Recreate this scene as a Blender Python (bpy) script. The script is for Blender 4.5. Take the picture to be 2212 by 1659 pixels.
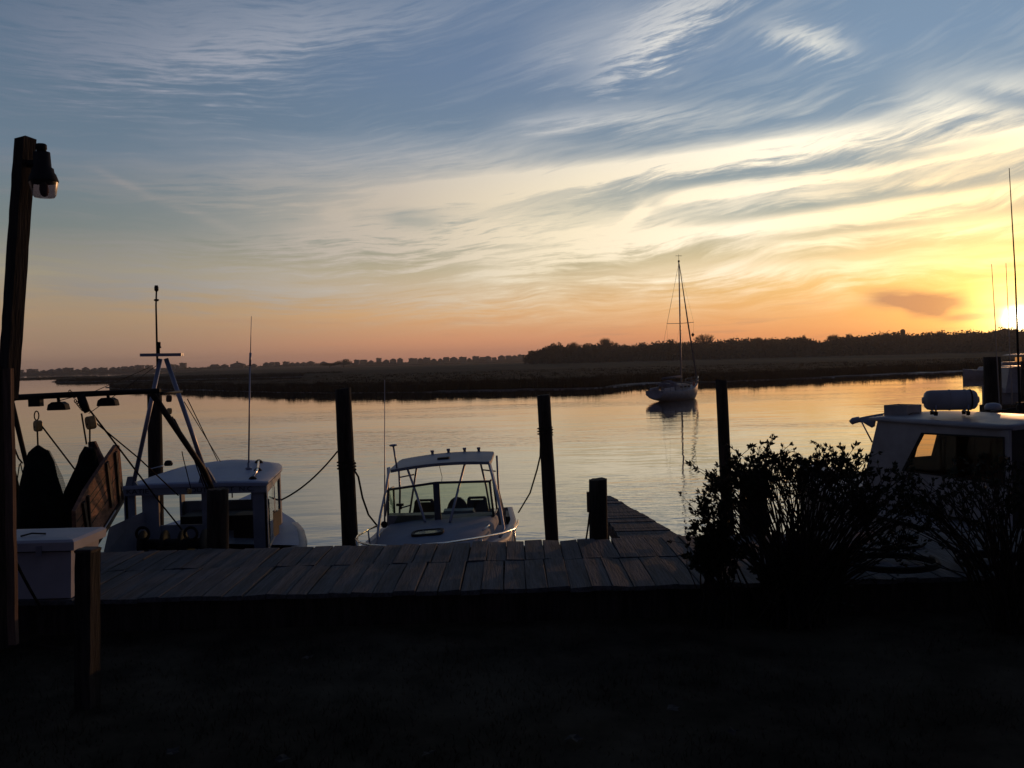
import bpy, math, random
from mathutils import Vector, Matrix, noise
R = math.radians
rnd = random.Random(7)
for o in list(bpy.data.objects): bpy.data.objects.remove(o)
S = bpy.context.scene
COL = S.collection
# ------------------------------------------------------------------ camera
CAMZ = 4.2; F = 2012.0
PIT, ROL = R(1.55), R(1.52)
FWD = Vector((0, math.cos(PIT), -math.sin(PIT)))
_r0 = Vector((1, 0, 0)); _u0 = Vector((0, math.sin(PIT), math.cos(PIT)))
RGT = _r0*math.cos(ROL) - _u0*math.sin(ROL)
UPV = _r0*math.sin(ROL) + _u0*math.cos(ROL)
cd = bpy.data.cameras.new('camera'); cam = bpy.data.objects.new('camera', cd); COL.objects.link(cam)
cam.matrix_world = Matrix(((RGT.x, UPV.x, -FWD.x, 0), (RGT.y, UPV.y, -FWD.y, 0), (RGT.z, UPV.z, -FWD.z, CAMZ), (0, 0, 0, 1)))
cd.sensor_width = 36; cd.lens = 36*F/2212.0; cd.clip_start = 0.05; cd.clip_end = 20000
S.camera = cam
def dirpx(px, py): return FWD + RGT*((px-1106)/F) + UPV*((829.5-py)/F)
def P(px, py, y):                      # survey helper: the point of a sight line at a distance y
    d = dirpx(px, py); return Vector((0, 0, CAMZ)) + d*(y/d.y)
def PZ(px, py, z):                     # ... or at a height z
    d = dirpx(px, py); return Vector((0, 0, CAMZ)) + d*((z-CAMZ)/d.z)
def azel(px, py):
    d = dirpx(px, py).normalized(); return math.degrees(math.atan2(d.x, d.y)), math.degrees(math.asin(d.z))
S.view_settings.view_transform = 'Standard'; S.view_settings.look = 'None'
S.view_settings.exposure = 0; S.view_settings.gamma = 1
S.render.resolution_x = 1024; S.render.resolution_y = 768
# ------------------------------------------------------------------ node maths
class V:
    def __init__(s, nt, k): s.nt = nt; s.k = k
    def _m(s, op, *a, clamp=False):
        n = s.nt.nodes.new('ShaderNodeMath'); n.operation = op; n.use_clamp = clamp
        for i, v in enumerate((s,)+a):
            v = v.k if isinstance(v, V) else v
            if isinstance(v, (int, float)): n.inputs[i].default_value = v
            else: s.nt.links.new(v, n.inputs[i])
        return V(s.nt, n.outputs[0])
    def __add__(s, o): return s._m('ADD', o)
    __radd__ = __add__
    def __sub__(s, o): return s._m('SUBTRACT', o)
    def __rsub__(s, o): return V(s.nt, o)._m('SUBTRACT', s)
    def __mul__(s, o): return s._m('MULTIPLY', o)
    __rmul__ = __mul__
    def __truediv__(s, o): return s._m('DIVIDE', o)
    def mx(s, o): return s._m('MAXIMUM', o)
    def mn(s, o): return s._m('MINIMUM', o)
    def sat(s): return s._m('MULTIPLY', 1.0, clamp=True)
    def exp(s): return s._m('EXPONENT')
    def pw(s, o): return s._m('POWER', o)
    def ab(s): return s._m('ABSOLUTE')
    def step(s, a, b):                 # smoothstep
        n = s.nt.nodes.new('ShaderNodeMapRange'); n.interpolation_type = 'SMOOTHSTEP'
        s.nt.links.new(s.k, n.inputs[0]); n.inputs[1].default_value = a; n.inputs[2].default_value = b
        if a > b:
            n.inputs[1].default_value = b; n.inputs[2].default_value = a; n.inputs[3].default_value = 1; n.inputs[4].default_value = 0
        return V(s.nt, n.outputs[0])
def comb(nt, x, y, z=0.0):
    n = nt.nodes.new('ShaderNodeCombineXYZ')
    for i, v in enumerate((x, y, z)):
        if isinstance(v, V): nt.links.new(v.k, n.inputs[i])
        else: n.inputs[i].default_value = v
    return n.outputs[0]
def nz(nt, vec, scale=1, detail=4, rough=.5, dist=0):
    n = nt.nodes.new('ShaderNodeTexNoise'); nt.links.new(vec, n.inputs['Vector'])
    n.inputs['Scale'].default_value = scale; n.inputs['Detail'].default_value = detail
    n.inputs['Roughness'].default_value = rough; n.inputs['Distortion'].default_value = dist
    return V(nt, n.outputs['Fac'])
def lin(c): return tuple((v/255/12.92 if v <= 10 else ((v/255+.055)/1.055)**2.4) for v in c)
def ramp(nt, fac, stops):
    n = nt.nodes.new('ShaderNodeValToRGB'); nt.links.new(fac.k, n.inputs[0]); e = n.color_ramp.elements
    while len(e) < len(stops): e.new(0.5)
    for el, (p, c) in zip(e, stops): el.position = p; el.color = tuple(c)+(1,)
    return n.outputs[0]
def mixc(nt, f, a, b, mode='MIX'):
    n = nt.nodes.new('ShaderNodeMix'); n.data_type = 'RGBA'; n.blend_type = mode; n.clamp_result = False
    if isinstance(f, V): nt.links.new(f.k, n.inputs[0])
    else: n.inputs[0].default_value = f
    for i, v in ((6, a), (7, b)):
        if isinstance(v, (tuple, list)): n.inputs[i].default_value = tuple(v)[:3]+(1,)
        else: nt.links.new(v, n.inputs[i])
    return n.outputs[2]
# ------------------------------------------------------------------ sky
SUN_AZ, SUN_EL = azel(2196, 688)
def build_world():
    w = bpy.data.worlds.new('World'); S.world = w; w.use_nodes = True
    w.cycles.sampling_method = 'MANUAL'; w.cycles.sample_map_resolution = 256
    nt = w.node_tree; nt.nodes.clear()
    tc = nt.nodes.new('ShaderNodeTexCoord'); sep = nt.nodes.new('ShaderNodeSeparateXYZ')
    nt.links.new(tc.outputs['Generated'], sep.inputs[0])
    x, y, z = (V(nt, sep.outputs[i]) for i in range(3))
    az = x._m('ARCTAN2', y)*57.29578
    el = z._m('ARCSINE')*57.29578
    def grad(cols):
        return ramp(nt, (el/40).sat(), [(e/40, lin(c)) for e, c in cols])
    gL = grad([(0, (134, 108, 96)), (1, (154, 126, 107)), (3, (168, 142, 114)), (5.5, (160, 150, 128)), (8, (120, 130, 128)), (12, (106, 124, 140)), (17, (92, 114, 136)), (22, (82, 103, 128)), (40, (32, 44, 72))])
    gC = grad([(0, (182, 124, 102)), (1.2, (214, 150, 112)), (3, (224, 176, 124)), (5.5, (186, 172, 138)), (8, (140, 152, 148)), (12, (118, 138, 156)), (17, (108, 129, 157)), (22, (100, 122, 152)), (40, (36, 48, 80))])
    gR = grad([(0, (246, 146, 88)), (1.5, (252, 174, 104)), (4, (252, 202, 122)), (6.0, (222, 200, 148)), (8.5, (160, 170, 164)), (13, (136, 156, 174)), (17, (126, 150, 176)), (22, (118, 142, 168)), (40, (40, 54, 86))])
    base = mixc(nt, az.step(-27, 2), gL, gC)
    base = mixc(nt, az.step(-1, 24), base, gR)
    # dusk side of the sky, behind the viewer
    back = ramp(nt, (el/40).sat(), [(0, lin((50, 46, 62))), (.2, lin((46, 48, 70))), (1, lin((30, 40, 68)))])
    base = mixc(nt, az.ab().step(35, 110), base, back)
    # angular distance to the sun
    sv = Vector((math.sin(R(SUN_AZ))*math.cos(R(SUN_EL)), math.cos(R(SUN_AZ))*math.cos(R(SUN_EL)), math.sin(R(SUN_EL))))
    sd = ((x*sv.x + y*sv.y + z*sv.z).mn(1.0)._m('ARCCOSINE'))*57.29578
    # ---- clouds: cirrus streaks fanning out to the right
    azn = az/10
    warp = nz(nt, comb(nt, az*.09, el*.16, 3.1), 1, 2, .5) - .5
    t = (az+12).mx(0.0)
    v = el*(1 - t*.0115) + warp*2.2
    wv2 = nz(nt, comb(nt, az*.13, v*.45, 9.0), 1, 3, .55) - .5
    s1 = nz(nt, comb(nt, az*.06, (v+wv2*.8)*.55, 0.3), 1, 4, .55, 0)        # broad streaks
    s2 = nz(nt, comb(nt, az*.15, (v+wv2*.4)*2.3, 5.0), 1, 6, .60, 0)       # fine streaks
    s3 = nz(nt, comb(nt, az*.42, (v+wv2*.3)*4.8, 1.7), 1, 5, .66, 0)           # fibres
    def blob(px0, py0, px1, py1, width, soft=2.0, rag=1.0):                   # elongated cloud between two sky points
        a0, e0 = azel(px0, py0); a1, e1 = azel(px1, py1)
        L = math.hypot(a1-a0, e1-e0); ux, uy = (a1-a0)/L, (e1-e0)/L
        cx, cy = (a0+a1)/2, (e0+e1)/2
        dx = az-cx; dy = el-cy
        al = (dx*ux+dy*uy)*(2/L)
        ac = (dx*(-uy)+dy*ux)*(1/width) + (s3-.5)*(1.6*rag) + (s2-.5)*(1.4*rag)
        return ((al*al).pw(soft) + ac*ac)._m('MULTIPLY', -1.0).exp()
    env = (el.step(.8, 4))*(el.step(17, 9)*.8+.2)*(az.step(-34, -2)*.25+.75)
    d = (s1*.60 + s2*.50 + s3*.22 - .628)*4.6
    d = d.sat()*env
    ft = s2*1.7+s3*1.2-.55
    feats = [
        (blob(800, 425, 1960, 272, .72, 3, .9)*1.5),      # long bright band
        (blob(1440, 430, 2400, 258, .44, 4, .28)*2.6),      # old trail, bright
        (blob(1480, 468, 2330, 330, .45, 3, .8)*.35),
        (blob(1400, 520, 2330, 385, .62, 3, .7)*1.2),
        (blob(1600, 520, 2330, 470, .6, 2.5, 1.)*.8),
        (blob(1250, 600, 2330, 552, .8, 2, 1.1)*.6),
        (blob(1010, 600, 1500, 470, 1.5, 1.6, 1.7)*1.05),
        (blob(1325, 508, 1402, 446, .34, 1.4, 1.6)*1.3),
        (blob(560, 490, 1320, 475, 1.7, 1.6, 2.4)*1.0),
        (blob(1280, 160, 1570, -40, 1.1, 1.3, 3.0)*.75),
        (blob(1130, 130, 1420, 10, 1.6, 1.5, 1.6)*.26),
        (blob(1650, 66, 1835, 100, .55, 1.3, 2.6)*.62),
        (blob(-60, 30, 700, 70, 2.6, 1.5, 2.4)*.42),
        (blob(150, 150, 900, 10, 1.2, 1.5, 2.4)*.4),
        (blob(200, 362, 330, 425, .22, 2, .5)*.42),
        (blob(330, 425, 520, 500, .3, 2, .7)*.26),
        (blob(1950, 215, 2330, 225, 1.4, 2, 1.2)*.5),
        (blob(100, 610, 1250, 640, 1.1, 2, 1.8)*.55),
        (blob(330, 400, 1250, 360, 1.6, 1.6, 2.4)*.6),
        (blob(120, 520, 1000, 520, 1.4, 1.6, 2.4)*.5),
        (blob(690, 455, 760, 470, .4, 1.5, 2)*.5),
        (blob(1100, 260, 1500, 235, .6, 1.6, 1.8)*.35),
    ]
    tot = d*.62
    for f_ in feats: tot = tot + f_*ft*(1-tot*.5)
    tot = tot.sat()
    # gaps of blue between the bands
    for g in ((1400, 398, 2090, 314, .40, .92), (1540, 470, 2330, 362, .30, .75), (1600, 520, 2080, 468, .30, .8), (2050, 190, 2400, 250, .5, .8), (1150, 600, 1420, 560, .5, .6), (830, 470, 960, 480, .5, .5)):
        tot = tot*(1 - blob(g[0], g[1], g[2], g[3], g[4], 1.6, 1.25)*g[5])
    ccN = ramp(nt, (sd/60).sat(), [(0, (1.8, 1.25, .5)), (.12, (1.4, 1.08, .60)), (.26, (1.22, 1.05, .78)), (.42, (.98, .84, .60)), (.6, (.60, .52, .42)), (.8, (.34, .32, .30)), (1, (.2, .2, .22))])
    ccH = ramp(nt, (sd/60).sat(), [(0, (1.5, 1.4, 1.1)), (.3, (1.05, 1.0, .85)), (.45, (.68, .68, .68)), (.7, (.40, .42, .48)), (1, (.2, .22, .3))])
    cc = mixc(nt, el.step(9, 15), ccN, ccH)
    # low cloud warm: tints toward salmon close to the horizon
    cc = mixc(nt, el.step(5.0, 1.2)*.75, cc, mixc(nt, az.step(-20, 22), (.36, .25, .16), (1.05, .58, .24)))
    sky = mixc(nt, tot, base, cc)
    # thin darker bars of low cloud
    low = (blob(1880, 646, 2090, 656, .46, 2, .8)*1.4) + (blob(1960, 668, 2045, 676, .4, 2, .8)*1.0) + (blob(2040, 690, 2170, 678, .22, 2, .6)*1.1) + (blob(2110, 662, 2230, 652, .18, 2, .6)*.9) + (blob(2130, 575, 2300, 572, .18, 2, .6)*.5)+ (blob(2080, 596, 2250, 602, .18, 2, .6)*.35)
    low = low + (nz(nt, comb(nt, az*.16, el*2.2, 7.7), 1, 4, .55)-.56).mx(0.0)*2.2*el.step(4.5, 1.5)
    # sun glow
    glow = ((sd*sd)*(-.03)).exp()
    g2 = (sd*(-.2)).exp()*el.step(15, 3)
    gl = mixc(nt, 1.0, sky, mixc(nt, glow*.5, (0, 0, 0), (1.2, .60, .05)), 'ADD')
    gl = mixc(nt, 1.0, gl, mixc(nt, g2*.42, (0, 0, 0), (1, .42, .10)), 'ADD')
    gl = mixc(nt, low.sat()*.85, gl, mixc(nt, (sd/12).sat(), (.85, .34, .11), (.42, .24, .17)))
    disc = ((sd*sd)*(-4.0)).exp()*9*(1-low.sat()*.6)
    hal = ((sd*sd)*(-.24)).exp()*1.4
    gl = mixc(nt, 1.0, gl, comb(nt, disc+hal, (disc+hal)*.86, disc*.6+hal*.28), 'ADD')
    # a share of physical sky for the blue overhead
    st = nt.nodes.new('ShaderNodeTexSky'); st.sky_type = 'NISHITA'; st.sun_disc = False
    st.sun_elevation = R(SUN_EL); st.sun_rotation = R(SUN_AZ)
    gl = mixc(nt, el.step(14, 45)*.03, gl, st.outputs[0], 'ADD')
    # below the horizon: dark
    gl = mixc(nt, el.step(-.4, -5), gl, (.012, .012, .012))
    bg = nt.nodes.new('ShaderNodeBackground'); nt.links.new(gl, bg.inputs[0]); bg.inputs[1].default_value = 1.0
    out = nt.nodes.new('ShaderNodeOutputWorld'); nt.links.new(bg.outputs[0], out.inputs[0])
    return sv
SUNV = build_world()
sl = bpy.data.lights.new('sun', 'SUN'); sl.energy = 0.7; sl.angle = R(.6); sl.color = (1, .50, .22)
so = bpy.data.objects.new('sun', sl); COL.objects.link(so)
so.rotation_euler = (-SUNV).to_track_quat('-Z', 'Y').to_euler()
# ------------------------------------------------------------------ materials
def newmat(name):
    m = bpy.data.materials.new(name); m.use_nodes = True; nt = m.node_tree
    b = nt.nodes['Principled BSDF']; return m, nt, b
def mat(name, col, rough=.6, var=.25, scale=6.0, stretch=(1, 1, 1), metal=0, bump=0, spec=.5, col2=None):
    m, nt, b = newmat(name)
    tc = nt.nodes.new('ShaderNodeTexCoord'); mp = nt.nodes.new('ShaderNodeMapping')
    mp.inputs['Scale'].default_value = stretch; nt.links.new(tc.outputs['Object'], mp.inputs[0])
    n = nz(nt, mp.outputs[0], scale, 6, .6); n2 = nz(nt, mp.outputs[0], scale*.23, 3, .5)
    f = (n*.6+n2*.6-.1).step(.3, .75)
    c2 = col2 if col2 else tuple(max(0, c*(1-var*1.6)) for c in col)
    c1 = tuple(c*(1+var*.5) for c in col)
    nt.links.new(mixc(nt, f, c2, c1), b.inputs['Base Color'])
    rr = n*.3 + (rough-.15)
    nt.links.new(rr.sat().k, b.inputs['Roughness'])
    b.inputs['Metallic'].default_value = metal; b.inputs['Specular IOR Level'].default_value = spec
    if bump:
        bn = nt.nodes.new('ShaderNodeBump'); bn.inputs['Strength'].default_value = min(1, bump); bn.inputs['Distance'].default_value = .02
        nt.links.new(n.k, bn.inputs['Height']); nt.links.new(bn.outputs[0], b.inputs['Normal'])
    return m
M = {}
M['plank'] = mat('weathered_plank', (.108, .112, .118), .88, .38, 9, (5, .35, 5), bump=1, spec=.2)
M['piling'] = mat('creosote_piling', (.035, .028, .024), .85, .5, 14, (3, 3, .35), bump=1, spec=.2)
M['post'] = mat('old_post_wood', (.05, .038, .032), .85, .5, 10, (3, 3, .25), bump=1, spec=.15)
M['board'] = mat('bare_pine_board', (.17, .10, .07), .8, .35, 10, (4, 4, .3), bump=.8, spec=.15)
M['door'] = mat('trawl_door_wood', (.34, .17, .10), .8, .5, 9, (1, 1, 2), bump=1, spec=.2, col2=(.11, .06, .04))
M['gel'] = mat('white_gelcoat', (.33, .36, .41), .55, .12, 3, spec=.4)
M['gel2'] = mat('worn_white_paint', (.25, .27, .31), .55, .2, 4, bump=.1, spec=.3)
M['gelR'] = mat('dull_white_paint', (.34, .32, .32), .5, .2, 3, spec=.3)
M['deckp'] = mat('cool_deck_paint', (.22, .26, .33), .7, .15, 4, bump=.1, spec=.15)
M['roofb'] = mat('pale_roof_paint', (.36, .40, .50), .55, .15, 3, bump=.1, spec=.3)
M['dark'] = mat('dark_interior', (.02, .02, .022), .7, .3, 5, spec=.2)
M['blk'] = mat('black_steel', (.018, .017, .018), .7, .4, 12, metal=.0, spec=.15)
M['rust'] = mat('rusty_steel', (.05, .03, .022), .7, .5, 16, metal=.3, bump=.5)
M['alu'] = mat('aluminium_tube', (.30, .30, .35), .42, .1, 10, metal=.6)
M['ss'] = mat('stainless_tube', (.55, .52, .5), .22, .06, 10, metal=1)
M['frame'] = mat('anodised_frame', (.05, .05, .06), .4, .2, 10, metal=.3)
M['rope'] = mat('dark_rope', (.03, .025, .022), .9, .5, 60, (1, 1, 1), bump=.5, spec=.1)
M['block'] = mat('varnished_block', (.55, .32, .10), .4, .3, 14, spec=.5)
M['seat'] = mat('dark_seat_vinyl', (.018, .02, .018), .6, .3, 8, spec=.3)
M['leaf'] = mat('dark_leaf', (.022, .030, .014), .6, .5, 3, spec=.15)
M['stem'] = mat('grey_stem', (.03, .024, .02), .9, .3, 20, spec=.1)
M['tree'] = mat('far_foliage', (.035, .034, .022), .9, .5, .15, spec=.05)
M['bark'] = mat('far_bark', (.035, .028, .025), .9, .3, .5, spec=.05)
M['house'] = mat('faded_siding', (.11, .10, .11), .8, .3, .2, spec=.1)
M['hroof'] = mat('grey_shingle', (.05, .045, .05), .85, .3, .3, spec=.1)
M['sedge'] = mat('salt_marsh_grass', (.060, .042, .026), .95, .55, .08, (1, .25, 1), spec=.03)
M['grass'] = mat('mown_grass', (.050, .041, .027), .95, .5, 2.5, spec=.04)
M['dleaf'] = mat('dry_leaf', (.05, .045, .04), .8, .4, 8, spec=.1)
M['letter'] = mat('black_lettering', (.012, .012, .02), .6, .1, 10, spec=.2)
M['boxw'] = mat('white_fibreglass', (.42, .40, .42), .5, .12, 5, spec=.3)
M['hose'] = mat('green_hose', (.022, .022, .021), .8, .2, 20, spec=.1)
M['canvas'] = mat('grey_canvas', (.16, .17, .21), .9, .3, 10, bump=.3, spec=.1)
M['red'] = mat('faded_red_plastic', (.5, .09, .04), .4, .2, 10)
def glassmat(name, tint, alpha, rough=.02):
    m, nt, b = newmat(name); nt.nodes.remove(b)
    tr = nt.nodes.new('ShaderNodeBsdfTransparent'); tr.inputs[0].default_value = tint+(1,)
    gl = nt.nodes.new('ShaderNodeBsdfGlossy'); gl.inputs['Roughness'].default_value = rough
    fr = nt.nodes.new('ShaderNodeLayerWeight'); fr.inputs[0].default_value = .5
    mx = nt.nodes.new('ShaderNodeMixShader')
    nt.links.new(((V(nt, fr.outputs[1]).pw(4.0)*.9+.045)*alpha).sat().k, mx.inputs[0]); nt.links.new(tr.outputs[0], mx.inputs[1]); nt.links.new(gl.outputs[0], mx.inputs[2])
    nt.links.new(mx.outputs[0], nt.nodes['Material Output'].inputs[0]); return m
M['glass'] = glassmat('green_tinted_glass', (.60, .72, .63), .9)
M['glassd'] = glassmat('smoked_glass', (.60, .40, .26), .6)
M['lens'] = glassmat('prismatic_lens', (.45, .36, .36), 1.2, .3)
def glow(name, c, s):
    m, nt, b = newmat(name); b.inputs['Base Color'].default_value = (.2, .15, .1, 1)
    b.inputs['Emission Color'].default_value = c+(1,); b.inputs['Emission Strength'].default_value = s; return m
M['sunglow'] = glow('added_sunglow_glass', (1, .42, .12), .45)  # weak emission added to the panes, standing in for low sun glow
def netmat():
    m, nt, b = newmat('green_net'); tc = nt.nodes.new('ShaderNodeTexCoord')
    b.inputs['Base Color'].default_value = (.006, .012, .011, 1); b.inputs['Roughness'].default_value = .95
    b.inputs['Specular IOR Level'].default_value = .1
    sp = nt.nodes.new('ShaderNodeSeparateXYZ'); nt.links.new(tc.outputs['UV'], sp.inputs[0])
    u = V(nt, sp.outputs[0]); v = V(nt, sp.outputs[1])
    a = (u+v)._m('FRACT'); c = (u-v)._m('FRACT')
    hole = a._m('GREATER_THAN', .3)*c._m('GREATER_THAN', .3)
    tr = nt.nodes.new('ShaderNodeBsdfTransparent'); mx = nt.nodes.new('ShaderNodeMixShader')
    nt.links.new((hole*.9).k, mx.inputs[0]); nt.links.new(b.outputs[0], mx.inputs[1]); nt.links.new(tr.outputs[0], mx.inputs[2])
    nt.links.new(mx.outputs[0], nt.nodes['Material Output'].inputs[0]); return m
M['net'] = netmat()
M['netd'] = mat('dense_net', (.008, .013, .012), .95, .4, 30, bump=1, spec=.05)
def watermat():
    m, nt, b = newmat('river_water')
    b.inputs['Base Color'].default_value = (.016, .02, .02, 1); b.inputs['Roughness'].default_value = .015
    b.inputs['IOR'].default_value = 2.15
    tc = nt.nodes.new('ShaderNodeTexCoord'); sp = nt.nodes.new('ShaderNodeSeparateXYZ')
    nt.links.new(tc.outputs['Object'], sp.inputs[0]); x = V(nt, sp.outputs[0]); y = V(nt, sp.outputs[1])
    # slow swell that runs along the river, fine cat's-paws on top in patches
    w = nz(nt, comb(nt, x*.05, y*.05, 2.0), 1, 2, .5) - .5
    a = nz(nt, comb(nt, x*.22+w*2, y*.55, 0.0), 1, 2, .5)
    bb = nz(nt, comb(nt, x*.9, y*2.2+w*5, 4.0), 1, 2, .55)
    cpatch = nz(nt, comb(nt, x*.03, y*.07, 8.0), 1, 2, .5).step(.42, .62)
    c = nz(nt, comb(nt, x*3.2, y*7.5, 6.0), 1, 2, .6)
    calm = y.step(120, 30)*.88+.12          # the far half lies in the lee of the marsh
    h = (a*.030 + bb*.019*(cpatch*1.1+.25) + c*.004*(cpatch+.1))*calm
    bn = nt.nodes.new('ShaderNodeBump'); bn.inputs['Strength'].default_value = 1.0; bn.inputs['Distance'].default_value = 1.0
    nt.links.new(h.k, bn.inputs['Height']); nt.links.new(bn.outputs[0], b.inputs['Normal'])
    return m
M['water'] = watermat()
def mudmat():
    m, nt, b = newmat('wet_mud')
    tc = nt.nodes.new('ShaderNodeTexCoord'); mp = nt.nodes.new('ShaderNodeMapping'); mp.inputs['Scale'].default_value = (.16, .9, 1)
    nt.links.new(tc.outputs['Object'], mp.inputs[0]); n = nz(nt, mp.outputs[0], 1.5, 5, .6)
    nt.links.new(mixc(nt, n.step(.45, .62), (.018, .015, .013), (.115, .10, .10)), b.inputs['Base Color'])
    nt.links.new((n.step(.5, .62)*-.5+.85).k, b.inputs['Roughness'])
    bn = nt.nodes.new('ShaderNodeBump'); bn.inputs['Strength'].default_value = .4; bn.inputs['Distance'].default_value = .05
    nt.links.new(n.k, bn.inputs['Height']); nt.links.new(bn.outputs[0], b.inputs['Normal'])
    return m
M['mud'] = mudmat()
# ------------------------------------------------------------------ mesh builder
def tm(root):
    if root is None: return Matrix.Identity(4)
    return Matrix.LocRotScale(root.location, root.rotation_euler.to_quaternion(), root.scale)
class MB:
    def __init__(s): s.v = []; s.f = []; s.sm = []; s.uv = None
    def add(s, vs, fs, smooth=False):
        o = len(s.v); s.v += [Vector(p) for p in vs]; s.f += [tuple(i+o for i in f) for f in fs]; s.sm += [smooth]*len(fs); return s
    def box(s, a, b, jit=0):
        x0, y0, z0 = a; x1, y1, z1 = b
        return s.hexa([(x0, y0, z0), (x1, y0, z0), (x1, y1, z0), (x0, y1, z0), (x0, y0, z1), (x1, y0, z1), (x1, y1, z1), (x0, y1, z1)])
    def hexa(s, p): return s.add(p, [(0, 3, 2, 1), (4, 5, 6, 7), (0, 1, 5, 4), (1, 2, 6, 5), (2, 3, 7, 6), (3, 0, 4, 7)])
    def prism(s, poly, off):
        n = len(poly); off = Vector(off); a = [Vector(p) for p in poly]; b = [p+off for p in a]
        return s.add(a+b, [tuple(range(n))[::-1], tuple(range(n, 2*n))]+[(i, (i+1) % n, n+(i+1) % n, n+i) for i in range(n)])
    def tube(s, pts, r, seg=8, cap=True):
        pts = [Vector(p) for p in pts]; n = len(pts); rs = r if isinstance(r, (list, tuple)) else [r]*n
        vs = []; up = None
        for i, p in enumerate(pts):
            t = (pts[min(i+1, n-1)]-pts[max(i-1, 0)]).normalized()
            if up is None: up = Vector((0, 0, 1)) if abs(t.z) < .9 else Vector((1, 0, 0))
            a = (up - t*up.dot(t)).normalized(); b = t.cross(a); up = a
            for k in range(seg):
                q = 2*math.pi*k/seg; vs.append(p+(a*math.cos(q)+b*math.sin(q))*rs[i])
        fs = [(i*seg+k, i*seg+(k+1) % seg, (i+1)*seg+(k+1) % seg, (i+1)*seg+k) for i in range(n-1) for k in range(seg)]
        s.add(vs, fs, True)
        if cap:
            o = len(s.v)-len(vs)
            s.f += [tuple(o+k for k in range(seg))[::-1], tuple(o+(n-1)*seg+k for k in range(seg))]; s.sm += [False, False]
        return s
    def loft(s, rings, closed=False, smooth=True, capa=False, capb=False):
        m = len(rings[0]); vs = [p for r in rings for p in r]
        kk = m if closed else m-1
        fs = [(i*m+k, i*m+(k+1) % m, (i+1)*m+(k+1) % m, (i+1)*m+k) for i in range(len(rings)-1) for k in range(kk)]
        s.add(vs, fs, smooth); o = len(s.v)-len(vs)
        if capa: s.f.append(tuple(o+k for k in range(m))[::-1]); s.sm.append(False)
        if capb: s.f.append(tuple(o+(len(rings)-1)*m+k for k in range(m))); s.sm.append(False)
        return s
    def lathe(s, prof, c, axis=(0, 0, 1), seg=16):
        ax = Vector(axis).normalized(); up = Vector((1, 0, 0)) if abs(ax.x) < .9 else Vector((0, 1, 0))
        a = (up-ax*up.dot(ax)).normalized(); b = ax.cross(a); c = Vector(c)
        return s.loft([[c+ax*h+(a*math.cos(2*math.pi*k/seg)+b*math.sin(2*math.pi*k/seg))*max(r, 1e-4) for k in range(seg)] for r, h in prof], True, True, True, True)
    def build(s, name, m, parent=None, world=True, smooth_angle=None):
        me = bpy.data.meshes.new(name); vs = s.v
        if parent is not None and world:
            r = parent
            while r.parent: r = r.parent
            iv = tm(r).inverted(); vs = [iv @ p for p in vs]
        me.from_pydata(vs, [], s.f); me.polygons.foreach_set('use_smooth', s.sm)
        if s.uv:
            ul = me.uv_layers.new(name='UVMap'); fl = []
            for f in s.f:
                for i in f: fl += list(s.uv[i])
            ul.data.foreach_set('uv', fl)
        me.materials.append(M[m] if isinstance(m, str) else m)
        o = bpy.data.objects.new(name, me); COL.objects.link(o)
        if parent is not None: o.parent = parent
        return o
def tag(o, label=None, cat=None, group=None, kind=None):
    if label: o['label'] = label
    if cat: o['category'] = cat
    if group: o['group'] = group
    if kind: o['kind'] = kind
    return o
def thing(name, loc, label, cat, group=None, rz=0, rx=0, ry=0):
    o = bpy.data.objects.new(name, None); COL.objects.link(o); o.location = loc; o.rotation_euler = (rx, ry, rz)
    o.empty_display_size = .2
    return tag(o, label, cat, group)
def copy_tree(o, parent=None):
    c = o.copy(); COL.objects.link(c); c.parent = parent
    for ch in list(o.children): copy_tree(ch, c)
    return c
def sag(a, b, drop, n=14):
    a = Vector(a); b = Vector(b); return [a.lerp(b, i/n)-Vector((0, 0, drop*4*(i/n)*(1-i/n))) for i in range(n+1)]
# ------------------------------------------------------------------ water, lawn, bulkhead
w = MB().add([(-1500, 9.0, 0), (1500, 9.0, 0), (1500, 1900, 0), (-1500, 1900, 0)], [(0, 1, 2, 3)]).build('water', 'water')
tag(w, kind='structure')
DZ, LZ = 2.2, 1.9           # dock and lawn heights over the water
rings = []
for j in range(61):
    yy = -24+j*(32.03/60)
    rings.append([(xx, yy, LZ + .03*noise.noise(Vector((xx*.5, yy*.5, 1)))*(0 if yy > 7.6 else 1)) for xx in [-30+i*.6 for i in range(101)]])
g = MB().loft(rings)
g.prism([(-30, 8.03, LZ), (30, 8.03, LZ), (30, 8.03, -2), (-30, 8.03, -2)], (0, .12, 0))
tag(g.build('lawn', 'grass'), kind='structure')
b = MB()
for i in range(26000):
    yy = 8.0 - 5.2*rnd.random()**.8; xx = rnd.uniform(-1, 1)*(yy*.62+.5)
    dens = noise.noise(Vector((xx*1.3, yy*1.3, 4)))
    if dens < -.25 and rnd.random() < .6: continue
    h = rnd.uniform(.02, .05)*(1+dens*.8); a = rnd.uniform(0, 6.28); ww = .004
    dx, dy = math.cos(a)*ww, math.sin(a)*ww; lx, ly = rnd.gauss(0, .018), rnd.gauss(0, .018)
    z = LZ + .03*noise.noise(Vector((xx*.5, yy*.5, 1)))*(0 if yy > 7.6 else 1)-.004
    b.add([(xx-dx, yy-dy, z), (xx+dx, yy+dy, z), (xx+lx, yy+ly, z+h)], [(0, 1, 2)])
tag(b.build('grass', 'grass'), kind='stuff')
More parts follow.
